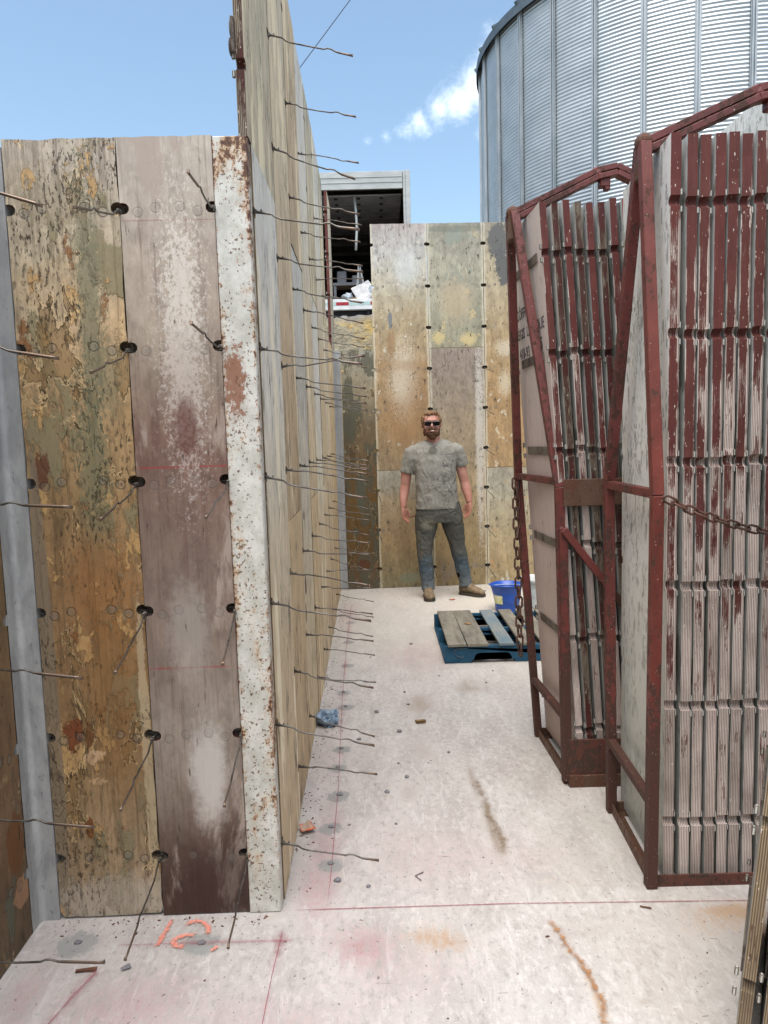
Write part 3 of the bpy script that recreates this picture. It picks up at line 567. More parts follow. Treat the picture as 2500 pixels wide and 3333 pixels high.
for i, (m0, h0, m1, l0, l1) in enumerate(bspec):
    y0 = cols[i]; x0 = Bx(y0); dx = -(i % 3)*.0012
    pw = PB-.003
    panel('wall_form', l0, pw, h0-.002, m0, 'edge_wood', (x0+dx, y0, .002), aB, G_B, seed=40+i, topj=.0008)
    yy = y0; pw2 = pw
    if i == 0: yy = 2.243; pw2 = pw+y0-yy
    panel('wall_form', l1, pw2, 3.657-h0-.002, m1, 'edge_dark' if i == 0 else 'edge_wood', (Bx(yy)-dx-.001, yy, h0+.001), aB, G_B, seed=60+i, topj=.0015)
# two steel clamps standing on the back edge of the tall first panel
bm = bmesh.new(); vs = ball(bm, (0, 0, 0), (.006, .02, .03)); vs = ball(bm, (-.004, 0, -.05), (.006, .018, .026)); bar(bm, (.004, 0, -.07), (.004, 0, .03), .01, .03)
o = obj('wedge_clamp', bm, MT['bar_steel'], loc=(Bx(2.24)-.036, 2.246, 2.74)); tag(o, 'dark steel wedge clamp on the purple edge above the corner post', 'clamp')
# lower filler with ply edges showing, then the corner strip of the back wall
def ply_filler(y0, y1, x, h, label):
    bm = bmesh.new(); n = 4
    for k in range(n):
        a = y0+(y1-y0)*k/n; b = y0+(y1-y0)*(k+1)/n-.004; d = .004*(k % 2); box(bm, (x-.03, a, .003), (x-d-.002*k, b, h-.001*k), 0, .001)
    o = obj('filler_board', bm, MT['b_low'], loc=(0, 0, 0)); tag(o, label, 'filler board')
ply_filler(cols[-1]+PB+.004, 7.31, Bx(6.9), 2.44, 'brown layered filler boards at the far end of the long wall')
# wall K (back)
def Ky(x): return 7.391+.0392*x
aK = math.atan(.0392)
corner_strip('corner_strip', 'pale galvanised inside corner strip at the far end, beside the dark brown panel', -.432, Ky(-.4)-.003, 2.43, .075, .05)
G_K = 'form panels of the back wall'
kx = [-.022, .541, 1.104, 1.667]
kk = [(-.352, .328, 0, 2.44, 'k_low', 'dark brown peeling panel beside the galvanised strip in the far corner'),
      (-.022, .56, 0, 1.217, 'k_e', 'short tan and grey panel left of the standing man'),
      (-.022, .56, 1.221, 2.436, 'k_a', 'tall stained panel with whitish top, left of the man on the back wall'),
      (.541, .56, 0, 2.435, 'k_d', 'tall purple-grey panel directly behind the man'),
      (.541, .56, 2.439, 1.218, 'k_b', 'short grey-green panel with yellow patches above the man'),
      (1.104, .56, 0, 1.217, 'k_f', 'short pale blotched panel behind the blue bucket'),
      (1.104, .56, 1.221, 2.436, 'k_c', 'tall ochre panel with a dark patch at its top'),
      (1.667, .56, 0, 1.217, 'k_e', 'short panel of the back wall behind the far rack'),
      (1.667, .56, 1.221, 2.436, 'k_a', 'tall panel of the back wall half hidden behind the far rack')]
for i, (x0, w, z0, h, mt, lb) in enumerate(kk):
    panel('wall_form', lb, w, h, mt, 'edge_wood', (x0, Ky(x0)-(.0015 if i % 2 else 0), z0+.002), aK, G_K, seed=80+i, topj=.0012, corner=.02 if i == 0 else 0)
# right wall
for i in range(6):
    yb = 7.40-i*.563
    for z0, h in ((0, 2.436), (2.44, 1.2)):
        up = z0 > 1
        panel('wall_form', ('upper ' if up else 'lower ')+['white panel of the right wall nearest the back wall', 'white panel, second of the right wall from the back', 'white panel, third of the right wall from the back', 'white panel, fourth of the right wall from the back', 'white panel, fifth of the right wall from the back', 'white panel of the right wall nearest the viewer'][i],
              .56, h, 'white_speck', 'edge_wood', (2.5, yb, z0+.002), R(-90), 'white form panels of the right wall', seed=100+i*2+up, topj=.003)
# red ply edge rising at the far end of wall B
e = panel('wall_form', 'upright panel showing its narrow red edge beside the trailer', .5, 4*.4064*2.5, 'b_tan', 'edge_redb', (-.443, 7.47, -.05), R(90), 'form panels of the long wall', seed=130)

# ------------------------------------------------------------------ wire ties
def tie_mesh(seed, length=.318, drop=.062):
    rnd = random.Random(seed); bm = bmesh.new(); g = lambda s: rnd.gauss(0, s)
    sl = -drop/length; k = 1 if rnd.random() < .75 else -.6
    pts = [(-.012, 0), (.022, 0), (.05, -.002*k), (.062, -.009*k), (.078, -.012*k), (.15, -.012*k), (.205, -.011*k), (.218, -.006*k), (.232, -.005*k), (.25, -.011*k), (.262, -.012*k), (length-.02, -.012*k), (length, -.012*k)]
    P = [Vector((x, .0015*math.sin(x*30+seed), z+sl*max(x, 0)+g(.0003))) for x, z in pts]
    rr = [(.0030, .0045), (.0030, .0045), .0028, .0028, .0028, .0028, .0028, .0028, .0028, .0028, (.0030, .0040), (.0030, .0042), (.0034, .0046)]
    tube(bm, P, rr, 8)
    # end button and root collar
    box(bm, (-.004, -.0055, -.006), (.004, .0055, .006), 0, .001); box(bm, (.016, -.0045, -.0052), (.020, .0045, .0052), 0, .0008)
    c = P[-1]; box(bm, (c.x-.002, -.0042, c.z-.0046), (c.x+.002, .0042, c.z+.0046), 0, .001)
    me = bpy.data.meshes.new('wire_tie'); bm.to_mesh(me); bm.free(); me.materials.append(MT['tie']); return me
TM = [tie_mesh(i, .318+random.uniform(-.006, .006), .062+random.uniform(-.01, .014)) for i in range(9)]
TL = [tie_mesh(30+i, .37, .07) for i in range(4)]
rt = random.Random(4)
colname = ['first', 'second', 'third', 'fourth', 'fifth', 'sixth', 'seventh', 'eighth', 'ninth']
for ci in range(8):
    y0 = (cols[ci]-.0015) if ci < 7 else cols[6]+PB
    for ri in range(9):
        if ci == 0 and ri in (6, 7, 8): continue
        if (ci == 7 and ri > 5) or ri == 8 or (ri == 7 and ci in (4, 6)): continue
        z = S*(ri+.5); me = TM[rt.randrange(9)]
        o = obj('wire_tie', me, loc=(Bx(y0)+.004, y0, z+rt.uniform(-.004, .004)), rot=(rt.gauss(0, .15), rt.gauss(0, .025), rt.gauss(-.02, .05)))
        if rt.random() < .14: o.rotation_euler.y += rt.choice((-.16, .12)); o.rotation_euler.z += rt.gauss(0, .12)
        if ci == 1 and ri == 4: o.rotation_euler = (0, -.33, .05)
        tag(o, 'bent steel wire tie on the long wall, %s row, %s column from the corner post' % (ORD[ri], colname[ci]), 'wire tie', G_ties)
def tie_to(root, end, label, me_i):
    root = Vector(root); end = Vector(end); d = end-root
    base = TL[me_i % 4]; o = obj('wire_tie', base, loc=root)
    x = d.normalized(); y = Vector((0, 0, 1)).cross(x).normalized(); z = x.cross(y)
    M = Matrix((x, y, z)).transposed(); corr = Matrix.Rotation(-math.atan2(.085, .37), 3, 'Y')
    o.rotation_euler = (M @ corr).to_euler(); tag(o, label, 'wire tie', G_ties)
CT1 = [(-.738, 1.88, .131), (-.722, 1.88, .562), (-.714, 1.88, .939), (-.724, 1.88, 1.349), (-.725, 1.88, 1.724), (-.738, 1.88, 2.13)]
CT2 = [(-.454, 1.88, .154), (-.444, 1.88, .561), (-.43, 1.88, .953), (-.453, 1.88, 1.344), (-.462, 1.88, 1.835), (-.45, 1.88, 2.203)]
DT = [(-.765, 1.79, .176), (-.77, 1.79, .552), (-.769, 1.79, .949), (-.755, 1.79, 1.385), (-.75, 1.79, 1.744), (-.763, 1.79, 2.10)]
for k in range(6):
    z = S*(k+.5)
    tie_to((-.7485, 2.235, z-.006), CT1[k], 'wire tie between the tan and the purple panel, %s row' % ORD[k], k)
    tie_to((-.466, 2.24, z-.006), CT2[k], 'wire tie between the purple panel and the rusty post, %s row' % ORD[k], k+1)
    tie_to((XD+.002, 1.79, z), DT[k], 'wire tie reaching in from the left edge, %s row' % ORD[k], k+2)
# dark clamp hardware behind the near wall's holes
for cx, nm in ((-1.075, 'beside the grey corner strip'), (-.7485, 'between the tan and the purple panel'), (-.466, 'beside the rusty post')):
    for k in range(6):
        bm = bmesh.new(); box(bm, (-.04, 0, -.022), (.04, .012, -.003), 0, .003); box(bm, (-.006, -.004, -.03), (.012, .02, .03), 0, .003); box(bm, (-.05, .016, -.05), (.05, .03, .05), 0, .003)
        o = obj('wedge_bolt', bm, MT['bar_steel'], loc=(cx, Cy(cx)+T+.010, S*(k+.5))); tag(o, 'steel wedge bolt inside the slot %s, %s row' % (nm, ORD[k]), 'wedge bolt', 'wedge bolts behind the near wall')
for ci, cx in ((2, 1.102), (1, .539)):
    for k in range(9):
        bm = bmesh.new(); box(bm, (-.035, 0, -.02), (.035, .012, .0), 0, .003); box(bm, (-.05, .016, -.04), (.05, .03, .04), 0, .003)
        o = obj('wedge_bolt', bm, MT['bar_steel'], loc=(cx, Ky(cx)+T+.01, S*(k+.5))); tag(o, 'steel wedge bolt in the %s seam of the back wall, %s row' % ('right' if ci == 2 else 'middle', ORD[k]), 'wedge bolt', 'wedge bolts of the back wall')
        if (ci == 2 and k in (0, 1, 2, 3, 4, 5)) or (ci == 1 and k in (0, 4, 5)):
            tie_to((cx, Ky(cx)-.004, S*(k+.5)-.004), (cx+.02, Ky(cx)-.33, S*(k+.5)-.055-.02*rt.random()), 'wire tie in the %s seam of the back wall, %s row' % ('right' if ci == 2 else 'middle', ORD[k]), k)
for k in range(6):
    if k in (1, 2, 3, 4):
        tie_to((-.024, Ky(0)-.004, S*(k+.5)), (.0, Ky(0)-.25, S*(k+.5)-.06), 'wire tie beside the dark brown panel of the back wall, %s row' % ORD[k], k)

# ------------------------------------------------------------------ floor slab
def floor():
    nx, ny = 330, 470; xs = np.linspace(-4.2, 3.9, nx); ys = np.linspace(-3.6, 8.2, ny); X, Y = np.meshgrid(xs, ys)
    rs = np.random.RandomState(3); Z = np.zeros_like(X)
    verts = np.stack([X.ravel(), Y.ravel(), Z.ravel()], 1)
    i = np.arange(nx-1); j = np.arange(ny-1); I, J = np.meshgrid(i, j); a = (J*nx+I).ravel(); faces = np.stack([a, a+1, a+nx+1, a+nx], 1)
    me = bpy.data.meshes.new('floor_slab'); me.from_pydata(verts.tolist(), [], faces.tolist())
    def g(cx, cy, rx, ry, amp=1, ang=0):
        c, s = math.cos(ang), math.sin(ang); u = ((X-cx)*c+(Y-cy)*s)/rx; v = (-(X-cx)*s+(Y-cy)*c)/ry; return amp*np.exp(-(u*u+v*v))
    red = g(-.1, 2.06, .10, .10, .8)+g(-.26, 2.3, .09, .2, .55)+g(-.75, 1.85, .22, .14, .6, .4)+g(.1, 1.95, .2, .15, .35)+g(.25, 5.0, .3, .45, .55)+g(-.25, 2.65, .08, .3, .5)+g(-.3, 6.3, .12, .5, .6)+g(-1.05, 1.9, .07, .15, .6)
    red += g(-.4, 1.75, .3, .15, .35)+g(-.3, 3.4, .1, .5, .3)+g(.5, 2.5, .4, .15, .2)+g(.0, 3.2, .3, .6, .18)+g(-.28, 4.6, .06, .6, .35)+g(-.2, 1.5, .3, .3, .3)+g(.1, 2.5, .25, .25, .3)+g(.9, 4.4, .2, .2, .25)
    rust = g(.115, 2.10, .10, .06, .6)+g(.18, 2.05, .1, .05, .4)+g(1.1, 2.17, .13, .045, .9)+g(1.0, 2.1, .15, .06, .45)+g(1.14, 2.06, .04, .08, .8)+g(1.15, 1.9, .06, .1, .5)+g(.97, 2.86, .1, .06, .5)+g(.6, 2.35, .12, .05, .3)+g(-.3, 1.72, .15, .08, .3)+g(1.2, 1.8, .1, .1, .3)
    pth = [(.505, 2.14), (.517, 2.059), (.534, 1.989), (.552, 1.905), (.553, 1.82), (.548, 1.749), (.54, 1.6)]
    for (p, q) in zip(pth, pth[1:]):
        for t in np.linspace(0, 1, 6): rust += g(p[0]+(q[0]-p[0])*t+rs.normal(0, .003), p[1]+(q[1]-p[1])*t, .0075, .014, .42)
    dirt = g(.192, 4.07, .1, .2, .7)+g(.408, 2.75, .02, .18, .7)+g(.42, 2.6, .02, .1, .7)+g(.38, 3.1, .02, .2, .5)+g(.5, 4.3, .18, .12, .35)+g(.68, 1.8, .035, .012, 1.0)+g(.8, 1.9, .15, .03, .15)+g(.1, 3.0, .05, .05, .3)+g(1.0, 3.6, .1, .5, .2)+g(.2, 3.4, .06, .1, .3)
    for (cx, cy) in [(-.103, 2.056), (.03, 2.55), (.5, 4.7), (.6, 5.4), (.2, 5.8)]: dirt += g(cx, cy, .05, .04, .3)
    mort = 0
    for (cx, cy), r in zip([(-.218, 2.484), (-.232, 2.737), (-.215, 2.998), (-.235, 3.265), (-.23, 3.474), (-.234, 4.047), (-.258, 4.289), (-.253, 4.824), (-.983, 2.108), (-.591, 2.09), (-.27, 5.4), (-.28, 6.0)], [.052, .052, .055, .05, .05, .055, .05, .05, .066, .06, .05, .05]): mort = mort+g(cx, cy, r, r*.95, 1.05)
    warm = np.clip((Y-4.2)/1.5, 0, 1)*.6+np.clip((X-.45)/.5, 0, 1)*.35
    for (p, q) in [((.45, 4.9), (.72, 2.3)), ((.56, 4.9), (.82, 2.6)), ((.3, 4.6), (.42, 2.4))]:
        for t in np.linspace(0, 1, 40): dirt += g(p[0]+(q[0]-p[0])*t, p[1]+(q[1]-p[1])*t, .008, .06, .16)
    for k in range(26):
        cx, cy, an = rs.uniform(-.1, .8), rs.uniform(2.3, 6.8), rs.uniform(-.5, .5)
        dirt += g(cx, cy, .045, .12, rs.uniform(.08, .22), an)+g(cx, cy-.17, .035, .045, rs.uniform(.08, .2), an)
    for k in range(30): dirt += g(rs.uniform(-.34, 1.6), rs.uniform(1.2, 7), rs.uniform(.03, .12), rs.uniform(.02, .06), rs.uniform(.1, .28), rs.uniform(0, 3))
    dirt += .30*np.exp(-((X+.36)/.035)**2)*(Y > 2.2)+.25*np.exp(-((Y-2.2)/.035)**2)*(X < -.36)+.3*np.exp(-((Y-7.36)/.05)**2)
    grey_tint = g(-.75, 2.13, .4, .06, .4)+g(1.2, 4.9, .5, .1, .6)+g(-1.0, 2.0, .2, .3, .25)  # greyer tone at the near wall foot, pallet front and left corner
    def attr(nm, ch):
        ca = me.color_attributes.new(nm, 'FLOAT_COLOR', 'POINT'); arr = np.ones((nx*ny, 4), np.float32)
        for k, c in enumerate(ch): arr[:, k] = np.clip(c, 0, 1.5).ravel()
        ca.data.foreach_set('color', arr.ravel())
    attr('stains', (red, rust, mort)); attr('stains2', (warm, dirt, grey_tint)); me.materials.append(MT['floor'])
    o = bpy.data.objects.new('floor_slab', me); COL.objects.link(o); tag(o, kind='structure')
floor()
def strip(name, pts, w, mat, z=.0035, kind='structure', label=None, cat=None):
    bm = bmesh.new(); uv = bm.loops.layers.uv.new('UVMap'); n = len(pts); P = [Vector((p[0], p[1], z)) for p in pts]; rows = []
    ln = [0]
    for a, b in zip(P, P[1:]): ln.append(ln[-1]+(b-a).length)
    for i, p in enumerate(P):
        d = (P[min(i+1, n-1)]-P[max(i-1, 0)]).normalized(); s = Vector((-d.y, d.x, 0)); rows.append((bm.verts.new(p+s*w/2), bm.verts.new(p-s*w/2), ln[i]/ln[-1]))
    for a, b in zip(rows, rows[1:]):
        f = bm.faces.new((a[1], a[0], b[0], b[1]))
        for l, (u, v) in zip(f.loops, ((1, a[2]), (0, a[2]), (0, b[2]), (1, b[2]))): l[uv].uv = (u, v)
    bm.normal_update()
    for f in bm.faces:
        if f.normal.z < 0: f.normal_flip()
    o = obj(name, bm, MT[mat]); tag(o, label, cat, kind=kind); return o
for k, (pts, w, mt) in enumerate([([(-.36, 2.237), (.4, 2.235), (1.17, 2.213), (2.3, 2.19)], .012, 'chalk_thin'), ([(-.345, 2.16), (-.352, 1.95), (-.352, 1.75), (-.35, 1.3)], .07, 'chalk'),
        ([(-.213, 2.2), (-.213, 2.45), (-.222, 3.08), (-.26, 4.2), (-.282, 5.25), (-.3, 6.8)], .085, 'chalk'), ([(-.86, 2.092), (-.60, 2.094), (-.3, 2.09)], .05, 'chalk'), ([(-.865, 2.0), (-.90, 1.9), (-.95, 1.7), (-.99, 1.5)], .08, 'chalk')]):
    dense = []
    for a, b in zip(pts, pts[1:]):
        for t in np.linspace(0, 1, 12, endpoint=False): dense.append((a[0]+(b[0]-a[0])*t, a[1]+(b[1]-a[1])*t))
    dense.append(pts[-1]); strip('chalk_line', dense, w, mt, .003+.0006*k)
def smooth_path(pts, n=8):
    out = []
    for i in range(len(pts)-1):
        p0 = pts[max(i-1, 0)]; p1 = pts[i]; p2 = pts[i+1]; p3 = pts[min(i+2, len(pts)-1)]
        for t in np.linspace(0, 1, n, endpoint=False):
            out.append(tuple(.5*((2*p1[k])+(-p0[k]+p2[k])*t+(2*p0[k]-5*p1[k]+4*p2[k]-p3[k])*t*t+(-p0[k]+3*p1[k]-3*p2[k]+p3[k])*t**3) for k in (0, 1)))
    out.append(tuple(pts[-1])); return out
strip('rust_stain', smooth_path([(.495, 2.16), (.507, 2.12), (.517, 2.059), (.534, 1.989), (.552, 1.905), (.556, 1.82), (.548, 1.749), (.54, 1.6)]), .045, 'rust_streak', .0075)
strip('rust_stain', smooth_path([(.395, 3.12), (.40, 2.98), (.406, 2.80), (.425, 2.64), (.427, 2.5)]), .06, 'dirt_streak', .0075)
strip('painted_number', smooth_path([(-.713, 2.208), (-.718, 2.139), (-.727, 2.073)]), .024, 'orange', .0065)
strip('painted_number', smooth_path([(-.67, 2.177), (-.637, 2.191), (-.606, 2.184), (-.583, 2.156), (-.58, 2.122)]), .026, 'orange', .0065)
strip('painted_number', smooth_path([(-.612, 2.125), (-.65, 2.127), (-.679, 2.108), (-.668, 2.081), (-.634, 2.073)]), .026, 'orange', .0065)
strip('painted_number', [(-.553, 2.05), (-.545, 2.06), (-.536, 2.074)], .018, 'orange', .0065)

# ------------------------------------------------------------------ ground around the pit
def hgt(x, y):
    dx = max(-4.4-x, x-4.1, 0); dy = max(-3.9-y, y-7.75, 0); d = math.hypot(dx, dy)
    if d <= 0: return -.12
    t = min(d/1.15, 1); n = mnoise.fractal(Vector((x*1.7, y*1.7, 0)), 1, 2, 5); r = abs(mnoise.noise(Vector((x*4, y*4, 7))))
    z = 3.0*(t**.62)+(.22*n+.18*r-.05)*min(d*2, 1)*max(0, 1-max(0, d-1.0)/3)
    if d > 1.15: z += min((d-1.15)/4, 1)*.32
    return z
def ground():
    def axis(lo, hi, far):
        a = [lo-far, lo-150, lo-60, lo-25, lo-12, lo-7, lo-4]+list(np.arange(lo-2.5, lo+.2, .3))
        mid = list(np.arange(lo+.3, hi-.2, .6)); b = list(np.arange(hi-.2, hi+2.6, .07 if far else .3))+[hi+4, hi+7, hi+12, hi+25, hi+60, hi+150, hi+far]
        return a+mid+b
    xs = [-604, -150, -60, -25, -12, -8]+list(np.arange(-6.5, -1.5, .25))+list(np.arange(-1.5, 1.5, .05))+list(np.arange(1.5, 6.5, .25))+[8, 12, 25, 60, 150, 604]
    ys = [-604, -150, -60, -25, -12, -8]+list(np.arange(-6.5, 7.5, .35))+list(np.arange(7.5, 10, .05))+[10.3, 10.8, 11.5, 13, 16, 22, 40, 90, 200, 604]
    V = [(x, y, hgt(x, y)) for y in ys for x in xs]; n = len(xs)
    F = [(j*n+i, j*n+i+1, (j+1)*n+i+1, (j+1)*n+i) for j in range(len(ys)-1) for i in range(n-1)]
    me = bpy.data.meshes.new('ground'); me.from_pydata(V, [], F); me.materials.append(MT['rock'])
    o = bpy.data.objects.new('ground', me); COL.objects.link(o); tag(o, kind='structure')
ground()

# ------------------------------------------------------------------ racks
def poly_bar(bm, pts, w, h=None):
    for a, b in zip(pts, pts[1:]): bar(bm, a, b, w, h)
def rack(name, label, LF, LB, arch, FR, BR, plates, rust, w=.036):
    """LF / LB: polylines of the left front and back posts from the floor to the apex; FR/BR right-hand ones"""
    e = empty(name, LF[0]); tag(e, label, 'form rack'); o0 = Vector(LF[0])
    loc = lambda p: tuple(Vector(p)-o0)
    def part(nm, pts, mt, w=w, h=None, extra=None):
        bm = bmesh.new(); poly_bar(bm, [loc(p) for p in pts], w, h)
        if extra: extra(bm)
        return obj(nm, bm, MT[mt], parent=e)
    part('post', LF, rust); part('post', LB, 'red_steel'); part('post', FR, 'red_steel'); part('post', BR, 'red_steel')
    # side bars
    def at(pl, z):
        for a, b in zip(pl, pl[1:]):
            if a[2] <= z <= b[2]: t = (z-a[2])/(b[2]-a[2]); return tuple(a[k]+(b[k]-a[k])*t for k in range(3))
        return pl[-1]
    for z in (1.335, .30):
        zz = z if name != 'far' else z
        part('cross_bar', [at(LF, zz), at(LB, zz)], 'red_steel', .03); part('cross_bar', [at(FR, zz), at(BR, zz)], 'red_steel', .03)
    def angle(p, q, inward):
        bm = bmesh.new(); p = Vector(loc(p)); q = Vector(loc(q)); bar(bm, p+Vector((0, 0, .02)), q+Vector((0, 0, .02)), .006, .045); bar(bm, p+inward*.022+Vector((0, 0, -.001)), q+inward*.022+Vector((0, 0, -.001)), .04, .005); return bm
    obj('base_rail', angle(LF[0], LB[0], Vector((1, 0, 0))), MT['brown_steel'], parent=e)
    obj('base_rail', angle(LF[0], FR[0], Vector((0, 1, 0))), MT['rust_plate'], parent=e)
    obj('base_rail', angle(LB[0], BR[0], Vector((0, -1, 0))), MT['brown_steel'], parent=e)
    obj('base_rail', angle(FR[0], BR[0], Vector((-1, 0, 0))), MT['brown_steel'], parent=e)
    # arch: channel with a groove along it
    bm = bmesh.new(); A = [Vector(loc(p)) for p in arch]
    poly_bar(bm, A, .05, .024); poly_bar(bm, [a+Vector((0, -.006, -.030)) for a in A], .05, .022)
    for a, b in ((A[1], .5), (A[-2], .5)): ball(bm, a+Vector((0, 0, -.012)), (.028, .027, .03))
    k = A[1]+(A[2]-A[1])*.35; box(bm, (k.x-.02, k.y-.02, k.z-.075), (k.x+.025, k.y+.02, k.z-.03), 0, .004); box(bm, (k.x+.002, k.y-.018, k.z-.088), (k.x+.025, k.y+.018, k.z-.066), 0, .003)
    obj('arch', bm, MT['red_steel'], parent=e)
    # gusset cap at the apex
    bm = bmesh.new(); c = A[0]; ball(bm, c+Vector((0, 0, .002)), (.03, .035, .03)); box(bm, c+Vector((-.022, -.03, -.12)), c+Vector((.02, .032, .01)), 0, .008)
    obj('apex_bracket', bm, MT['brown_steel'], parent=e)
    for nm, a, b, mt in plates:
        bm = bmesh.new(); box(bm, loc(a), loc(b), 0, .002); obj(nm, bm, MT[mt], parent=e)
    return e, loc
NLF = [(.878, 2.304, 0), (.883, 2.290, 1.33), (.890, 2.44, 2.465)]; NLB = [(.905, 2.80, 0), (.890, 2.795, 1.33), (.890, 2.475, 2.465)]
rx = 1.07
NFR = [(p[0]+rx, p[1]-.01, p[2]) for p in NLF]; NBR = [(p[0]+rx-.02, p[1]-.01, p[2]) for p in NLB]
rack('form_rack', 'near red steel form rack holding panels with white and red edges', NLF, NLB, [(.895, 2.46, 2.47), (1.26, 2.46, 2.625), (1.40, 2.46, 2.655), (1.56, 2.46, 2.625), (1.955, 2.46, 2.47)], NFR, NBR, [], 'bright_red_steel')
# far rack leans a little to the left
FLF = [(.790, 3.062, 0), (.762, 3.06, 1.31), (.618, 3.24, 2.50)]; FLB = [(.776, 3.565, 0), (.690, 3.585, 1.31), (.610, 3.30, 2.50)]
FFR = [(1.36, 3.06, 0), (1.33, 3.06, 1.31), (1.31, 3.24, 2.44)]; FBR = [(1.35, 3.6, 0), (1.32, 3.6, 1.31), (1.31, 3.3, 2.44)]
fr, floc = rack('form_rack', 'far red steel form rack leaning slightly left, holding dark panels', FLF, FLB, [(.617, 3.27, 2.50), (.985, 3.27, 2.668), (1.07, 3.27, 2.685), (1.16, 3.27, 2.64), (1.315, 3.27, 2.44)], FFR, FBR,
    [('plate', (.772, 3.020, 1.232), (1.33, 3.028, 1.345), 'brown_steel'), ('plate', (.785, 3.020, .008), (1.36, 3.028, .212), 'rust_plate'), ('foot_rail', (.79, 3.008, .0), (1.36, 3.019, .055), 'brown_steel')], 'red_steel')
bm = bmesh.new(); poly_bar(bm, [floc((.770, 3.025, 1.135)), floc((.99, 3.02, .845)), floc((1.34, 3.02, .42))], .04, .03); obj('brace', bm, MT['red_steel'], parent=fr)
bm = bmesh.new(); poly_bar(bm, [floc((.790, 3.036, .02)), floc((.772, 3.034, 1.14))], .034, .022); obj('brace', bm, MT['red_steel'], parent=fr)
# panels in the near rack
edges_n = ['edge_red', 'edge_redb', 'edge_redb', 'edge_red', 'edge_redb', 'edge_redb', 'edge_redb', 'edge_red', 'edge_redb', 'edge_redb']
PW = .515; rn = random.Random(9)
ordn = ['first', 'second', 'third', 'fourth', 'fifth', 'sixth', 'seventh', 'eighth', 'ninth', 'tenth']
for i in range(10):
    x = .958+.0440*i+rn.uniform(-.002, .002); lean = rn.uniform(-.002, .004)
    lb = 'white panel at the left side of the near rack, first of its row' if i == 0 else '%s panel from the left in the near rack' % ordn[i]
    panel('wall_form', lb, PW, 2.438, 'white_speck' if i == 0 else 'dirty_face', edges_n[i], (x, 2.848+rn.uniform(-.004, .004), .008+rn.uniform(-.008, .008)), R(-90)+(-.045 if i == 0 else -.035)+rn.uniform(-.004, .004), 'panels standing in the near rack', side=1, tilt=(0, 0), seed=200+i, t=.0325, nd=.017, topj=.003, rough_edge=.0015)
# panels in the far rack (turned the other way round, hooks on their left)
edges_f = ['edge_redb', 'edge_dark', 'edge_red', 'edge_dark', 'edge_red', 'edge_dark', 'edge_red', 'edge_bright']
rack_boards = []
for i in range(8):
    # rotation +90: local x -> +y, local -y -> +x ; board occupies local y 0..T towards -x
    lean = math.atan2(.145-.003*i, 2.2)
    xt = .870+.0450*i
    Mz = Matrix.Rotation(R(90)+.055-.004*i, 4, 'Z'); Ml = Matrix.Rotation(-lean, 4, 'Y')
    e = panel('wall_form', 'smooth lilac-grey panel with handwriting, at the left of the far rack' if i == 0 else ('bright red edged panel at the right end of the far rack' if i == 7 else '%s panel from the left in the far rack' % ordn[i]), .515, 2.438, 'lilac' if i == 0 else 'dirty_face', edges_f[i], (0, 0, 0), 0, 'panels standing in the far rack', side=1, seed=300+i, nd=.018, topj=.003, rough_edge=.0016)
    M = Matrix.Translation((xt, 3.052+rn.uniform(-.008, .008), .045+rn.uniform(-.008, .01))) @ Ml @ Mz
    e.matrix_world = M; rack_boards.append(e)
# handwriting on the first far panel (on its left face = local +y side)
def text_mesh(body, size, ext=.0006, shear=0):
    cu = bpy.data.curves.new('t', 'FONT'); cu.body = body; cu.size = size; cu.extrude = ext; cu.align_x = 'LEFT'; cu.shear = shear; cu.resolution_u = 3
    o = bpy.data.objects.new('t', cu); COL.objects.link(o); dg = bpy.context.evaluated_depsgraph_get(); dg.update()
    me = bpy.data.meshes.new_from_object(o.evaluated_get(dg)); bpy.data.objects.remove(o); return me
for body, xa, xb, z0 in (('COFFRAGES', .485, .17, 2.035), ('RÉGIS', .510, .36, 1.945), ('LÉVESQUE', .325, .045, 1.945), ('418-93', .475, .30, 1.855), ('845', .19, .09, 1.865)):
    me = text_mesh(body, .068); me.materials.append(MT['ink']); o = obj('lettering', me, parent=rack_boards[0]); sx = (xa-xb)/max(v.co.x for v in me.vertices)
    o.matrix_local = Matrix.Translation((xa, T+.0012, z0)) @ Matrix(((-sx, 0, 0, 0), (0, 0, 1, 0), (0, 1, 0, 0), (0, 0, 0, 1)))
# stack at the bottom right corner
for i in range(5):
    lean = R(5.4); e = panel('wall_form', '%s panel of the stack at the lower right corner' % ordn[i], .56, 2.438, 'dirty_face', 'edge_brown', (0, 0, 0), 0, 'panels stacked at the lower right corner', side=-1, seed=400+i, topj=.003, rough_edge=.0018)
    e.matrix_world = Matrix.Translation((.812+.046*i, 1.60-.026*i, .012)) @ Matrix.Rotation(lean, 4, 'Y') @ Matrix.Rotation(R(-30), 4, 'Z') @ Matrix.Translation((0, .56, 0)) @ Matrix.Rotation(R(-90), 4, 'Z')

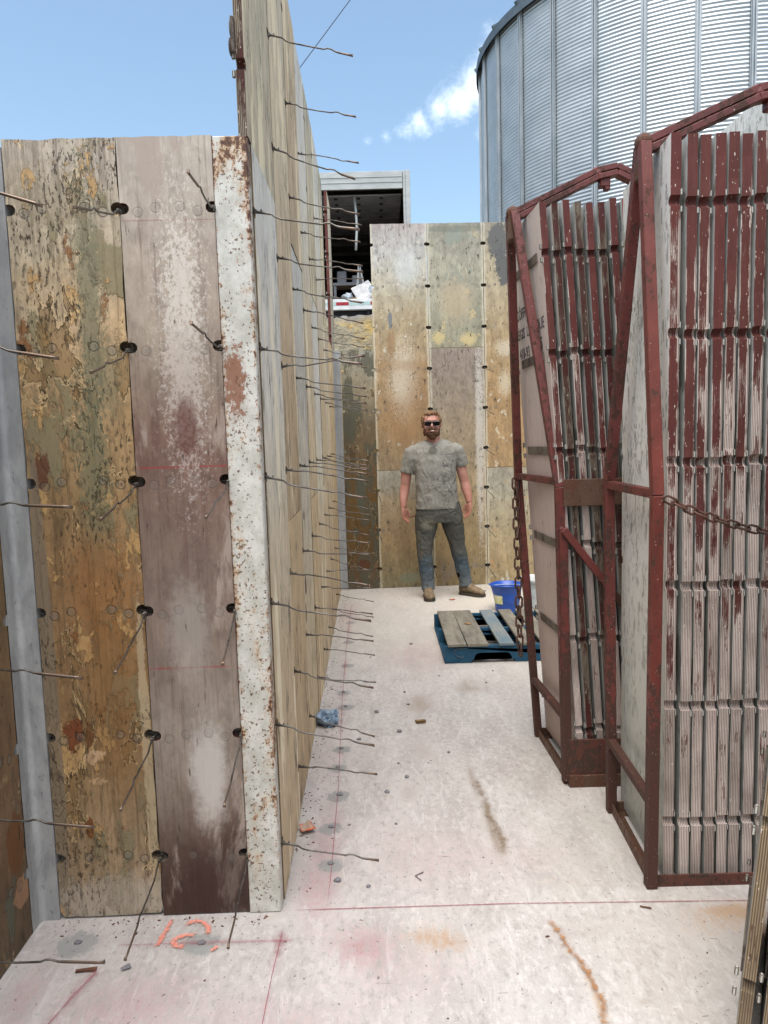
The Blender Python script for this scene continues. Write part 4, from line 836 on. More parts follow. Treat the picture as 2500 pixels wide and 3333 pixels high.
# ------------------------------------------------------------------ chains
def chain(pts, label, link=.036, r=.0045):
    bm = bmesh.new(); n = 14; a, b = link*.34, link*.62
    P = []
    for k in range(n):
        t = 2*math.pi*k/n; x = a*math.cos(t); z = (b-a)*(1 if math.sin(t) > 0 else -1)+a*math.sin(t); P.append(Vector((x, 0, z)))
    rings = []
    for k in range(n):
        d = (P[(k+1) % n]-P[k-1]).normalized(); s = d.cross(Vector((0, 1, 0))).normalized(); rings.append([bm.verts.new(P[k]+(s*math.cos(q)+Vector((0, 1, 0))*math.sin(q))*r) for q in [2*math.pi*m/6 for m in range(6)]])
    for k in range(n):
        A, B = rings[k], rings[(k+1) % n]
        for m in range(6): bm.faces.new((A[m], A[(m+1) % 6], B[(m+1) % 6], B[m])).smooth = True
    me = bpy.data.meshes.new('link'); bmesh.ops.recalc_face_normals(bm, faces=bm.faces); bm.to_mesh(me); bm.free(); me.materials.append(MT['chain'])
    e = empty('chain', pts[0]); tag(e, label, 'chain')
    D = [Vector(p) for p in pts]; L = [0]
    for u, v in zip(D, D[1:]): L.append(L[-1]+(v-u).length)
    step = 2*b-2*r*1.1; s = b; k = 0
    while s < L[-1]:
        i = max(j for j in range(len(L)) if L[j] <= s); i = min(i, len(D)-2); p = D[i].lerp(D[i+1], (s-L[i])/(L[i+1]-L[i])); d = (D[i+1]-D[i]).normalized()
        q = d.to_track_quat('Z', 'Y').to_matrix().to_4x4() @ Matrix.Rotation(R((25 if k % 2 else 115)+random.uniform(-12, 12)), 4, 'Z')
        o = bpy.data.objects.new('link', me); COL.objects.link(o); o.parent = e; o.matrix_local = Matrix.Translation(p-D[0]) @ q; s += step; k += 1
chain([(.672, 3.56, 1.33), (.680, 3.565, .9), (.688, 3.57, .44)], 'rusty chain hanging down from the far rack above the bucket', .050, .0055)
def sag(p, q, s, n=14):
    p = Vector(p); q = Vector(q); return [tuple(p.lerp(q, t)+Vector((0, 0, -4*s*t*(1-t)))) for t in np.linspace(0, 1, n)]
chain(sag((.895, 2.262, 1.325), (1.955, 2.262, 1.33), .14), 'rusty chain slung across the front of the near rack', .036, .0042)

# ------------------------------------------------------------------ pallet
pe = empty('pallet', (.41, 4.80, 0)); tag(pe, 'blue wooden pallet with weathered grey deck boards lying on the slab', 'pallet')
bm = bmesh.new(); W_ = 1.18
def stringer(y):
    bm = bmesh.new(); prof = [(0, .022), (.20, .022)]
    a = [(.20, .022)]+[(.20+.04*(1-math.cos(t)), .022+.048*math.sin(t)) for t in np.linspace(0, math.pi/2, 6)]
    b = [(.46-.04*(1-math.cos(t)), .022+.048*math.sin(t)) for t in np.linspace(math.pi/2, 0, 6)]
    c = [(.72-0, .022)]+[(.72+.04*(1-math.cos(t)), .022+.048*math.sin(t)) for t in np.linspace(0, math.pi/2, 6)]; d = [(.98-.04*(1-math.cos(t)), .022+.048*math.sin(t)) for t in np.linspace(math.pi/2, 0, 6)]
    lp = [(0, .022)]+a+b+c+d+[(W_, .022), (W_, .118), (0, .118)]
    f0 = [bm.verts.new((x, y, z)) for x, z in lp]; f1 = [bm.verts.new((x, y+.036, z)) for x, z in lp]; n = len(lp)
    F = [bm.faces.new(f0), bm.faces.new(f1[::-1])]
    for i in range(n): bm.faces.new((f0[i], f1[i], f1[(i+1) % n], f0[(i+1) % n]))
    bmesh.ops.triangulate(bm, faces=F, ngon_method='EAR_CLIP'); bmesh.ops.recalc_face_normals(bm, faces=bm.faces); return bm
for y in (0, .45, .905): obj('stringer', stringer(y), MT['pallet_blue'], parent=pe)
x = .0; rp = random.Random(2)
for k, (x0, w) in enumerate([(.022, .125), (.155, .142), (.372, .10), (.516, .10), (.662, .10), (.81, .10), (.95, .13), (1.08, .1)]):
    bm = bmesh.new(); box(bm, (x0, -.02+rp.uniform(-.004, .004), .1195), (x0+w, .955, .1195+.018+rp.uniform(-.001, .001)), 0, .0015); obj('deck_board', bm, MT['pallet_bluegrey' if k in (2,) else 'pallet_top'], parent=pe, rot=(0, 0, rp.uniform(-.006, .006)))
for x0, w in ((0, .1), (.09, .1), (.48, .13), (.62, .08), (.74, .1), (1.0, .1), (1.1, .08)):
    bm = bmesh.new(); box(bm, (x0, .0, .002), (x0+w-.004, .94, .021), 0, .0015); obj('bottom_board', bm, MT['pallet_blue'], parent=pe)
# chalky letter C stencilled on the front stringer
bm = bmesh.new()
Cp = [(.15, .105), (.085, .105), (.062, .085), (.078, .055), (.12, .040), (.13, .055)]
for a, b in zip(Cp, Cp[1:]): bar(bm, (a[0], -.0012, a[1]), (b[0], -.0012, b[1]), .012, .0012, bev=0)
obj('stencil_mark', bm, MT['pallet_bluegrey'], parent=pe)
bm = bmesh.new(); box(bm, (0, 0, 0), (.035, .05, .008), 0, .003); o = obj('wood_chip', bm, MT['cardboard'], loc=(.63, 5.28, .139), rot=(0, 0, .5)); tag(o, 'small ochre chip lying on the pallet deck', 'chip')

# ------------------------------------------------------------------ buckets
def bucket(loc, r0, r1, h, mat, name, label, handle=True):
    e = empty(name, loc); tag(e, label, 'bucket'); bm = bmesh.new()
    lathe(bm, [(0, .004), (r0, .004), (r0+.004, .012), (r1-.012, h*.72), (r1-.002, h*.78), (r1, h-.012), (r1+.012, h-.008), (r1+.012, h), (r1-.003, h+.001), (r1-.006, h*.6), (r0-.004, .014), (0, .012)])
    return e, bm
e, bm = bucket((1.095, 6.26, 0), .098, .128, .245, 'blue_plastic', 'bucket', 'blue plastic bucket with pouring spout behind the pallet')
for v in bm.verts:   # spout on the left, flared rim
    if v.co.z > .17:
        a = math.atan2(v.co.y, v.co.x); d = abs(((a-R(186)+math.pi) % (2*math.pi))-math.pi)
        if d < .5 and math.hypot(v.co.x, v.co.y) > .08: k = (1-d/.5)*(v.co.z-.17)/.075*.03; v.co.x += math.cos(a)*k; v.co.y += math.sin(a)*k
obj('body', bm, MT['blue_plastic'], parent=e, smooth=True)
bm = bmesh.new(); tube(bm, [(.125*math.cos(t), .125*math.sin(t)-.01, .232-.02*math.sin(t)) for t in np.linspace(R(10), R(170), 14)], .003, 6); obj('handle', bm, MT['white_plastic'], parent=e)
bm = bmesh.new()
for k in range(5):
    a0 = R(196+k*9); a1 = R(196+(k+1)*9); f = lambda a, z: ((.1035+.024*z/.18)*math.cos(a), (.1035+.024*z/.18)*math.sin(a), z)
    bm.faces.new([bm.verts.new(f(a, z)) for a, z in ((a0, .08), (a1, .08), (a1, .155), (a0, .155))])
obj('sticker', bm, MT['label_paper'], parent=e)
e, bm = bucket((1.375, 6.40, 0), .098, .122, .255, 'white_plastic', 'bucket', 'white lidded pail marked E beside the blue bucket')
obj('body', bm, MT['white_plastic'], parent=e, smooth=True)
bm = bmesh.new(); lathe(bm, [(.0, .262), (.11, .262), (.118, .268), (.134, .268), (.138, .262), (.138, .232), (.133, .232), (.131, .256)]); obj('lid', bm, MT['white_plastic'], parent=e, smooth=True)
me = text_mesh('E', .05); me.materials.append(MT['ink']); o = obj('lettering', me, parent=e, loc=(-.082, -.081, .10), rot=(R(90), 0, R(-42)))
for v in me.vertices: v.co.z = v.co.z*.5+.004

# ------------------------------------------------------------------ small things on the slab
def rock_mesh(seed, r):
    bm = bmesh.new(); bmesh.ops.create_icosphere(bm, subdivisions=2, radius=r)
    for v in bm.verts: v.co += v.co.normalized()*r*.5*mnoise.noise(v.co*(1.2/r)+Vector((seed, 0, 0))); v.co.z *= .55
    me = bpy.data.meshes.new('pebble'); bm.to_mesh(me); bm.free(); me.materials.append(MT['stone']); return me
PM = [rock_mesh(i*3.1, .011) for i in range(5)]
PEB = [(-.053, 3.955), (.13, 4.06), (-.144, 3.588), (.051, 3.298), (.085, 3.154), (-.005, 3.019), (.067, 3.672), (-.187, 2.392), (-.079, 2.352), (.115, 4.266), (-.209, 3.012), (.026, 2.756), (.775, 5.136), (.631, 4.392), (.35, 4.55), (.71, 4.62), (.2, 5.3), (-.1, 5.0), (.3, 3.4)]
for i, (x, y) in enumerate(PEB):
    s = random.uniform(.55, 1.25); o = obj('pebble', PM[i % 5], loc=(x, y, .004*s)); o.scale = (s, s, s); o.rotation_euler.z = i*1.3
    rank = 1+sum(1 for q in PEB if q[1] < y); sfx = {1: 'st', 2: 'nd', 3: 'rd'}.get(rank % 10, 'th') if rank not in (11, 12, 13) else 'th'
    tag(o, '%s grey pebble %s, the %d%s nearest to the viewer' % ('larger' if s > .95 else 'small', 'near the long wall' if x < -.04 else 'near the racks' if x > .5 else 'in mid floor', rank, sfx), 'pebble', 'grey pebbles scattered on the slab')
def chip(loc, size, rz, mat, label, cat, nm='wood_chip'):
    bm = bmesh.new(); box(bm, (-size[0]/2, -size[1]/2, 0), (size[0]/2, size[1]/2, size[2]), 0, .001)
    for v in bm.verts: v.co += Vector((random.uniform(-1, 1)*size[1]*.25, random.uniform(-1, 1)*size[1]*.3, 0))
    o = obj(nm, bm, MT[mat], loc=loc, rot=(0, 0, rz)); tag(o, label, cat)
chip((.185, 3.78, .003), (.05, .022, .016), .2, 'cardboard', 'tan crumb of wood in the middle of the corridor floor', 'wood chip')
chip((-.905, 1.99, .003), (.058, .012, .005), .1, 'woodchip', 'thin brown wood splinter below the left wall ties', 'wood chip')
chip((-.79, 1.995, .003), (.022, .016, .004), .6, 'stone', 'flat grey flake near the splinter on the floor', 'stone flake', 'stone_flake')
chip((.821, 2.193, .003), (.035, .006, .003), -.35, 'woodchip', 'dark twig on the floor in front of the near rack', 'twig', 'twig')
chip((1.0, 7.1, .003), (.06, .03, .01), .3, 'paper', 'white scrap on the floor behind the blue bucket', 'scrap', 'paper_scrap')
chip((.66, 6.75, .003), (.05, .03, .006), .1, 'spray', 'pink scrap between the feet of the man', 'scrap', 'paper_scrap')
bm = bmesh.new(); tube(bm, [(.03, .02, 0), (0, 0, 0), (.02, -.028, 0)], .0016, 5); o = obj('wire_scrap', bm, MT['chain'], loc=(.085, 2.40, .005)); tag(o, 'small bent rusty wire like an arrowhead on the floor', 'wire')
# fine grit and crumbs, thickest along the feet of the walls
bm = bmesh.new(); rg = random.Random(12)
for k in range(700):
    if k < 380: x_, y_ = -.36-.012*(0)+abs(rg.gauss(0, .05)), rg.uniform(2.3, 7.2); x_ -= .0125*(y_-2.234)-.004
    elif k < 470: x_, y_ = rg.uniform(-1.1, -.4), 2.22-abs(rg.gauss(0, .04))
    elif k < 560: x_, y_ = rg.uniform(-.3, 1.6), 7.33-abs(rg.gauss(0, .07))
    else: x_, y_ = rg.uniform(-1.0, 1.7), rg.uniform(1.2, 7.2)
    r_ = rg.choice((.0012, .0016, .002, .003, .004)); n0 = len(bm.verts)
    vs = bmesh.ops.create_icosphere(bm, subdivisions=1, radius=r_)['verts']; q = Matrix.Translation((x_, y_, r_*.4)) @ Matrix.Rotation(rg.uniform(0, 6), 4, 'Z') @ Matrix.Diagonal((rg.uniform(.8, 2.2), rg.uniform(.6, 1.1), .6, 1)); bmesh.ops.transform(bm, matrix=q, verts=vs)
tag(obj('grit', bm, MT['woodchip']), kind='stuff')
# orange sprayed paper
bm = bmesh.new(); bmesh.ops.create_grid(bm, x_segments=10, y_segments=10, size=.028)
for v in bm.verts: v.co.z = .018+.018*mnoise.noise(v.co*38)+.1*max(0, v.co.x*v.co.y)*6
o = obj('crumpled_paper', bm, MT['spray'], loc=(-.325, 2.72, .003), rot=(0, 0, .4), smooth=True); tag(o, 'crumpled scrap sprayed orange at the foot of the long wall', 'scrap')
md = o.modifiers.new('t', 'SOLIDIFY'); md.thickness = .0015
# crumpled blue film
bm = bmesh.new(); bmesh.ops.create_icosphere(bm, subdivisions=4, radius=.056)
for v in bm.verts:
    n = mnoise.fractal(v.co*28, 1, 2, 4)+.6*abs(mnoise.noise(v.co*45)); v.co += v.co.normalized()*.020*n; v.co.z = max(v.co.z*.72, -.045); v.co.x *= 1.1
ball(bm, (.045, -.045, -.0), (.012, .006, .012))
o = obj('plastic_film', bm, MT['bag'], loc=(-.315, 3.80, .040)); tag(o, 'crumpled clear blue plastic film lying against the long wall', 'plastic film')
# little nails in the mortar spots
for i, (x, y) in enumerate([(-.218, 2.495), (-.232, 2.747), (-.215, 3.008), (-.235, 3.275), (-.23, 3.484), (-.234, 4.057), (-.258, 4.299), (-.591, 2.095), (-.98, 2.115)]):
    s = 1.0; o = obj('anchor_stub', PM[i % 5], loc=(x, y, .004)); o.scale = (1.1, .8, .7); tag(o, ('grey anchor stub beside the orange number 12' if i == 7 else 'grey anchor stub on the floor below the left wall ties' if i == 8 else 'grey anchor stub in the %s mortar patch along the long wall from the viewer' % colname[i]), 'anchor', 'anchor stubs in the mortar patches')

# ------------------------------------------------------------------ silo
def silo(az, D, Rr, base, top, label, arc=None):
    c = (D*math.sin(R(az)), D*math.cos(R(az)), base); H = top-base; e = empty('silo', c); tag(e, label, 'silo')
    n = 128; pitch = .1016; rows = int(H/pitch*6); bm = bmesh.new(); rings = []
    for j in range(rows+1):
        z = H*j/rows; rr = Rr+.0078*math.sin(2*math.pi*z/pitch); rings.append([bm.verts.new((rr*math.cos(2*math.pi*k/n), rr*math.sin(2*math.pi*k/n), z)) for k in range(n)])
    for a, b in zip(rings, rings[1:]):
        for k in range(n): bm.faces.new((a[k], a[(k+1) % n], b[(k+1) % n], b[k])).smooth = True
    obj('wall', bm, MT['silo'], parent=e)
    # stiffener: double hat section
    bm = bmesh.new(); w = .165
    prof = [(-.5, 0), (-.5, .03), (-.36, .03), (-.32, .075), (-.12, .075), (-.08, .035), (.08, .035), (.12, .075), (.32, .075), (.36, .03), (.5, .03), (.5, 0)]
    for z0 in [0]:
        a = [bm.verts.new((.012+q, p*w, 0)) for p, q in prof]; b = [bm.verts.new((.012+q, p*w, H-.05)) for p, q in prof]
        for k in range(len(prof)-1): bm.faces.new((a[k], a[k+1], b[k+1], b[k]))
        bm.faces.new(b)
    bmesh.ops.recalc_face_normals(bm, faces=bm.faces)
    me = bpy.data.meshes.new('stiffener'); bm.to_mesh(me); bm.free(); me.materials.append(MT['stiff'])
    return e, c, H, me
def finish_silo(e, H, me, Rr, phi0, n_st):
    for k in range(n_st):
        a = phi0+2*math.pi*k/n_st; obj('stiffener', me, parent=e, loc=(Rr*math.cos(a), Rr*math.sin(a), 0), rot=(0, 0, a))
    bm = bmesh.new(); ov = .16; n = n_st*4
    r0 = [bm.verts.new(((Rr+ov)*math.cos(2*math.pi*k/n+phi0), (Rr+ov)*math.sin(2*math.pi*k/n+phi0), H-.02)) for k in range(n)]
    r1 = [bm.verts.new((.5*math.cos(2*math.pi*k/n+phi0), .5*math.sin(2*math.pi*k/n+phi0), H+Rr*.55)) for k in range(n)]
    rb = [bm.verts.new(((Rr+ov)*math.cos(2*math.pi*k/n+phi0), (Rr+ov)*math.sin(2*math.pi*k/n+phi0), H-.30)) for k in range(n)]
    ri = [bm.verts.new(((Rr+.0)*math.cos(2*math.pi*k/n+phi0), (Rr+.0)*math.sin(2*math.pi*k/n+phi0), H-.02)) for k in range(n)]
    for k in range(n):
        q = (k+1) % n; bm.faces.new((r0[k], r0[q], r1[q], r1[k])); bm.faces.new((rb[k], rb[q], r0[q], r0[k])); bm.faces.new((ri[k], r0[k], r0[q], ri[q]))
    bm.faces.new(r1); obj('roof', bm, MT['roofsteel'], parent=e)
    bm = bmesh.new(); bar(bm, (Rr+ov+.03, 0, H-.03), (.5, 0, H+Rr*.55+.03), .09, .12, bev=0); me2 = bpy.data.meshes.new('roof_rib'); bm.to_mesh(me2); bm.free(); me2.materials.append(MT['roofsteel'])
    for k in range(n_st): obj('roof_rib', me2, parent=e, rot=(0, 0, phi0+2*math.pi*k/n_st))
az, D, rho = 22.25, 27.5, .2385; Rr = D*rho
e, c, H, me = silo(az, D, Rr, 3.2, .458*D+1.53, 'big corrugated galvanised steel grain silo rising behind the back wall')
# direction from the centre towards the camera, phi0=63 deg to the left of it
tocam = math.atan2(-c[1], -c[0]); finish_silo(e, H, me, Rr, tocam-R(63.6), 32)
e2, c2, H2, me2_ = silo(41.2, 31.0, 7.2, 3.2, .458*D+1.53, 'second corrugated silo, only a strip showing at the right edge')
finish_silo(e2, H2, me2_, 7.2, .1, 32)

# ------------------------------------------------------------------ trailer
te = empty('box_trailer', (0, 16.0, 3.4)); tag(te, 'grey box trailer seen into its open rear end above the bank', 'trailer')
x0, x1, zf, zt, L_ = -1.76, .836, 1.17, 3.82, 11.0
def tp(nm, boxes, mt, bev=.004, **k):
    bm = bmesh.new()
    for a, b in boxes: box(bm, a, b, 0, bev)
    return obj(nm, bm, MT[mt], parent=te, **k)
tp('header', [((x0, 0, zt-.36), (x1-.16, .06, zt)), ((x0, -.012, zt-.125), (x1-.17, .0, zt-.115)), ((x0, -.012, zt-.235), (x1-.17, 0, zt-.225))], 'alu')
tp('corner_post', [((x1-.15, -.01, zf-.1), (x1-.10, .08, zt-.002)), ((x1-.098, -.03, zf-.1), (x1, .08, zt))], 'alu')
tp('corner_post', [((x0-.02, -.03, zf-.1), (x0+.08, .08, zt))], 'alu')
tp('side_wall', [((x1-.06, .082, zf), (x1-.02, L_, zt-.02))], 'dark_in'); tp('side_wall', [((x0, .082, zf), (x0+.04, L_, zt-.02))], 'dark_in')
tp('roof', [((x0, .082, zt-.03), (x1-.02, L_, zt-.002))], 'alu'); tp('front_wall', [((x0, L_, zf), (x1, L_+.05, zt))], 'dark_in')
tp('deck', [((x0, .082, zf-.1), (x1-.02, L_, zf))], 'cardboard')
tp('overhead_door', [((x0+.05, .3+.55*k, zt-.40), (x1-.17, .84+.55*k, zt-.37)) for k in range(5)], 'alu_dark', .01)
bm = bmesh.new()
for xx in (-1.25, -.78, -.28, .22):
    for yy in (.45, .85, 1.3, 1.8, 2.4): ball(bm, (xx, yy, zt-.41), (.045, .045, .02), 8, 6)
obj('door_bolts', bm, MT['black'], parent=te)
tp('roof_bow', [((x0+.05, 3.2+1.1*k, zt-.12), (x1-.08, 3.26+1.1*k, zt-.03)) for k in range(7)], 'alu_dark')
tp('side_slat', [((x1-.10, .4, zf+.5+.55*k), (x1-.062, 7, zf+.62+.55*k)) for k in range(4)], 'woodchip')
bm = bmesh.new(); tube(bm, [(-.37, .32, zt-.37), (-.34, .30, zt-.7), (-.33, .28, zt-1.1), (-.35, .28, zt-1.35), (-.365, .28, zt-1.55)], [(.028, .006)]*5, 6); obj('pull_strap', bm, MT['alu'], parent=te)
bm = bmesh.new(); lathe(bm, [(0, 0), (.12, 0), (.13, .03), (0, .03)], 16, c=(-1.2, 3.0, zt-.32)); obj('ceiling_lamp', bm, MT['alu_dark'], parent=te)
tp('bumper', [((x0, -.06, zf-.22), (x1, .08, zf+.005))], 'white_enamel')
tp('reflective_tape', [((-.82+.0, -.064, zf-.13), (-.55, -.061, zf-.06)), ((-.08, -.064, zf-.13), (.2, -.061, zf-.06)), ((-1.5, -.064, zf-.13), (-1.15, -.061, zf-.06))], 'tape_red', 0)
tp('reflective_tape', [((-.548, -.064, zf-.13), (-.082, -.061, zf-.06)), ((.202, -.064, zf-.13), (.6, -.061, zf-.06)), ((-1.148, -.064, zf-.13), (-.822, -.061, zf-.06))], 'tape_silver', 0)
tp('underframe', [((x0+.3, .1, zf-.45), (x1-.3, L_, zf-.23)), ((-.16, -.02, zf-.6), (-.10, .04, zf-.22))], 'black')
for wx in (x0+.1, x1-.35):
    for wy in (2.5, 3.8):
        bm = bmesh.new(); rs = bmesh.ops.create_cone(bm, cap_ends=True, segments=24, radius1=.5, radius2=.5, depth=.25)
        bmesh.ops.rotate(bm, verts=bm.verts, matrix=Matrix.Rotation(R(90), 3, 'Y')); obj('wheel', bm, MT['black'], parent=te, loc=(wx+.12, wy, .5))
def cargo(nm, bm, mt, loc, label, cat, smooth=False): o = obj(nm, bm, MT[mt], loc=loc, smooth=smooth); tag(o, label, cat); return o
Zd = 3.4+zf
bm = bmesh.new(); bmesh.ops.create_grid(bm, x_segments=12, y_segments=12, size=.22)
for v in bm.verts: v.co.z += .05*mnoise.noise(v.co*9)
o = cargo('paper_sack', bm, 'paper', (-.22, 16.3, Zd+.22), 'crumpled white sack on the trailer deck', 'sack', True); o.rotation_euler = (R(62), R(-24), .1); o.modifiers.new('t', 'SOLIDIFY').thickness = .01
bm = bmesh.new(); bmesh.ops.create_icosphere(bm, subdivisions=3, radius=.13)
for v in bm.verts: v.co += v.co.normalized()*.06*mnoise.noise(v.co*14); v.co.z = max(v.co.z*.75, -.1)
cargo('plastic_bag', bm, 'film', (-.58, 16.3, Zd+.1), 'clear plastic bag on the trailer deck beside the sack', 'bag', True)
bm = bmesh.new(); lathe(bm, [(0, 0), (.1, 0), (.1, .3), (.03, .38), (.03, .42), (0, .42)], 16); cargo('plastic_bottle', bm, 'film', (-.02, 16.35, Zd), 'clear plastic bottle at the right of the white sack', 'bottle', True)
bm = bmesh.new(); box(bm, (0, 0, 0), (.24, .2, .1), 0, .01); cargo('cardboard_box', bm, 'cardboard', (-.5, 16.28, Zd), 'small cardboard box between bag and sack in the trailer', 'box')
bm = bmesh.new(); box(bm, (0, 0, .55), (.9, .5, .62), 0, .01); box(bm, (.02, .02, 0), (.08, .08, .55)); box(bm, (.8, .02, 0), (.86, .08, .55)); box(bm, (.1, .1, .62), (.32, .4, .9), 0, .02); box(bm, (.45, .1, .62), (.7, .4, .8), 0, .02)
cargo('work_bench', bm, 'alu_dark', (-.95, 17.2, Zd), 'dark work bench with boxes inside the trailer', 'bench')
bm = bmesh.new(); bar(bm, (0, 0, 0), (.10, 0, .95), .05, .03); bar(bm, (.3, 0, 0), (.10, 0, .95), .04, .03); bar(bm, (.03, 0, .3), (.22, 0, .3), .03, .03)
cargo('trestle', bm, 'alu', (-.42, 16.9, Zd), 'pale trestle leg standing inside the trailer', 'trestle')

# ------------------------------------------------------------------ overhead cable
bm = bmesh.new(); a = Vector((-.2, 10, 7.228)); b = Vector((-.856, 10, 6.447)); d = (b-a); tube(bm, [a-d*6, a, b, b+d*4], .006, 6)
o = obj('overhead_cable', bm, MT['wire']); tag(o, 'thin overhead cable crossing the sky above the long wall', 'cable')

# ------------------------------------------------------------------ the man
def skinmat():
    m = Mt('skin', rough=.55, spec=.35, rnd=False); a = m.noise(9, (1, 1, 1), 5, .6); c = m.mix(m.step(a, .35, .65), 'b08577', 'a17264')
    c = m.mix(m.math('MULTIPLY', m.step(m.z, 1.2, .7), .45), c, '93583f'); sp = m.noise(70, (1, 1, 1), 4, .6); c = m.mix(m.math('MULTIPLY', m.step(sp, .6, .68), .4), c, '7d5040'); return m.col(c)
def shirtmat():
    m = Mt('dirty_grey_cotton', rough=.9, spec=.1, rnd=False); a = m.noise(7, (1, 1, 1), 7, .7, .4); b = m.noise(26, (1, 1, .8), 7, .7, .4); d = m.noise(14, (1, 1, .5), 5, .6)
    c = m.mix(m.step(a, .35, .65), '7f7d76', '8d8b84'); c = m.mix(m.math('MULTIPLY', m.step(d, .45, .7), .5), c, '6f6c62')
    msk = m.blob(.06, 1.12, .14, .20, .5, a, 1.2); c = m.mix(m.math('MULTIPLY', m.step(m.math('ADD', b, m.math('MULTIPLY', msk, .13)), .64, .67), .75), c, '5a5a57')
    c = m.mix(m.math('MULTIPLY', m.blob(-.05, 1.42, .04, .04, .8, b, .2), .8), c, '58584f')
    m.bump(m.math('ADD', m.noise(11, (1, 1, .45), 4, .5, 1.4), m.math('MULTIPLY', b, .2)), .9, .03); return m.col(c)
def jeanmat():
    m = Mt('dirty_blue_jeans', rough=.9, spec=.1, rnd=False); a = m.noise(8, (1, 1, .7), 6, .65, .3); b = m.noise(40, (1, 1, .3), 5, .6)
    c = m.mix(m.step(m.math('ADD', m.z, m.math('MULTIPLY', a, .25)), .42, .62), '46535c', '4e4e49'); c = m.mix(m.math('MULTIPLY', m.step(a, .52, .68), .45), c, '69665b')
    c = m.mix(m.step(m.z, .35, .12, 0, .5), c, '6f7270'); c = m.mix(m.math('MULTIPLY', m.step(b, .5, .7), .3), c, '2e3a42')
    c = m.mix(m.blob(.17, .20, .022, .03, .7, b, .15), c, '1d1411'); c = m.mix(m.math('MULTIPLY', m.blob(-.1, .72, .07, .05, .5, a, 1), .5), c, '84806e')
    m.bump(m.math('ADD', m.noise(10, (1, 1, .8), 4, .5, 1.6), m.math('MULTIPLY', b, .1)), .9, .03); return m.col(c)
MT['skin'] = skinmat(); MT['shirt'] = shirtmat(); MT['jeans'] = jeanmat()
MT['hair'] = simple('sandy_hair', '7a5c3d', '60452c', 60, (1, 1, .4), .7, bstr=.6); MT['beard'] = simple('reddish_beard', '5a3d2c', '473023', 90, (1, 1, .5), .8, bstr=.6)
MT['boot'] = simple('dusty_leather', '7c6c56', '62533f', 22, rough=.85, c3='938673', t3=.58, bstr=.4); MT['sole'] = simple('dusty_rubber_sole', '4c463d', '36322c', 30, rough=.9)
MT['lens'] = simple('black_sunglasses', '0b0b0d', '101013', 5, rough=.12, spec=.6, bstr=0); MT['lips'] = simple('lips', '9a5a50', '8e5048', 20, rough=.5, bstr=0); MT['teeth'] = simple('teeth', 'c9c2b4', 'bdb6a8', 20, rough=.4, bstr=0)
O = Vector((.56, 6.92, 0))
man = empty('person', O); tag(man, 'bearded man in sunglasses, dirty grey T-shirt and jeans, standing by the back wall', 'person')
def lp(x, z, y=6.92): return Vector((x, y, z))-O
def rings_loft(bm, rows, n=28, pw=2.3):
    """rows: (cx, cy, z, hw, hd) super-elliptic rings"""
    rg = []
    for cx, cy, z, hw, hd in rows:
        r = []
        for k in range(n):
            a = 2*math.pi*k/n; ca, sa = math.cos(a), math.sin(a)
            r.append(bm.verts.new((cx+hw*math.copysign(abs(ca)**(2/pw), ca)-O.x, cy+hd*math.copysign(abs(sa)**(2/pw), sa)-O.y, z)))
        rg.append(r)
    for a, b in zip(rg, rg[1:]):
        for k in range(n): bm.faces.new((a[k], a[(k+1) % n], b[(k+1) % n], b[k]))
    bm.faces.new(rg[0][::-1]); bm.faces.new(rg[-1])
# body: one continuous surface
bm = bmesh.new()
hx, hz, hy = .508, 1.672, 6.905
ball(bm, lp(hx, hz+.018, hy+.012), (.077, .098, .100)); ball(bm, lp(hx+.003, hz-.058, hy-.022), (.060, .066, .072)); ball(bm, lp(hx+.003, hz-.11, hy-.045), (.036, .035, .03))
ball(bm, lp(hx-.002, hz-.02, hy-.094), (.013, .018, .020)); ball(bm, lp(hx-.002, hz-.002, hy-.088), (.010, .014, .026)); ball(bm, lp(hx, hz+.028, hy-.078), (.05, .02, .016))
for s in (-1, 1): ball(bm, lp(hx+s*.077, hz-.008, hy+.012), (.011, .02, .032)); ball(bm, lp(hx+s*.040, hz-.035, hy-.068), (.024, .02, .022))
tube(bm, [lp(hx+.006, 1.60, hy+.01), lp(.527, 1.52, 6.93), lp(.53, 1.44, 6.94)], [.058, .062, .085], 16)
rings_loft(bm, [(.535, 6.93, 1.43, .12, .05), (.535, 6.93, 1.35, .17, .09), (.54, 6.92, 1.1, .17, .10), (.55, 6.92, .9, .18, .10), (.56, 6.92, .78, .17, .10)])
LA = [lp(.325, 1.38, 6.94), lp(.285, 1.32, 6.94), lp(.262, 1.22, 6.945), lp(.248, 1.09, 6.95), lp(.236, 1.03, 6.94), lp(.225, .95, 6.91), lp(.222, .885, 6.885)]
tube(bm, LA, [.058, .056, .053, .046, .047, .038, .029], 16)
RA = [lp(.73, 1.40, 6.94), lp(.765, 1.35, 6.945), lp(.790, 1.24, 6.95), lp(.820, 1.11, 6.955), lp(.832, 1.05, 6.945), lp(.848, .975, 6.92), lp(.856, .915, 6.90)]
tube(bm, RA, [.056, .054, .052, .045, .047, .038, .029], 16)
def hand(bm, w, s, dy):
    n0 = len(bm.verts); hand_(bm, w, s, dy); vs = list(bm.verts)[n0:]
    bmesh.ops.rotate(bm, verts=vs, cent=w, matrix=Matrix.Rotation(s*R(52), 3, 'Z'))
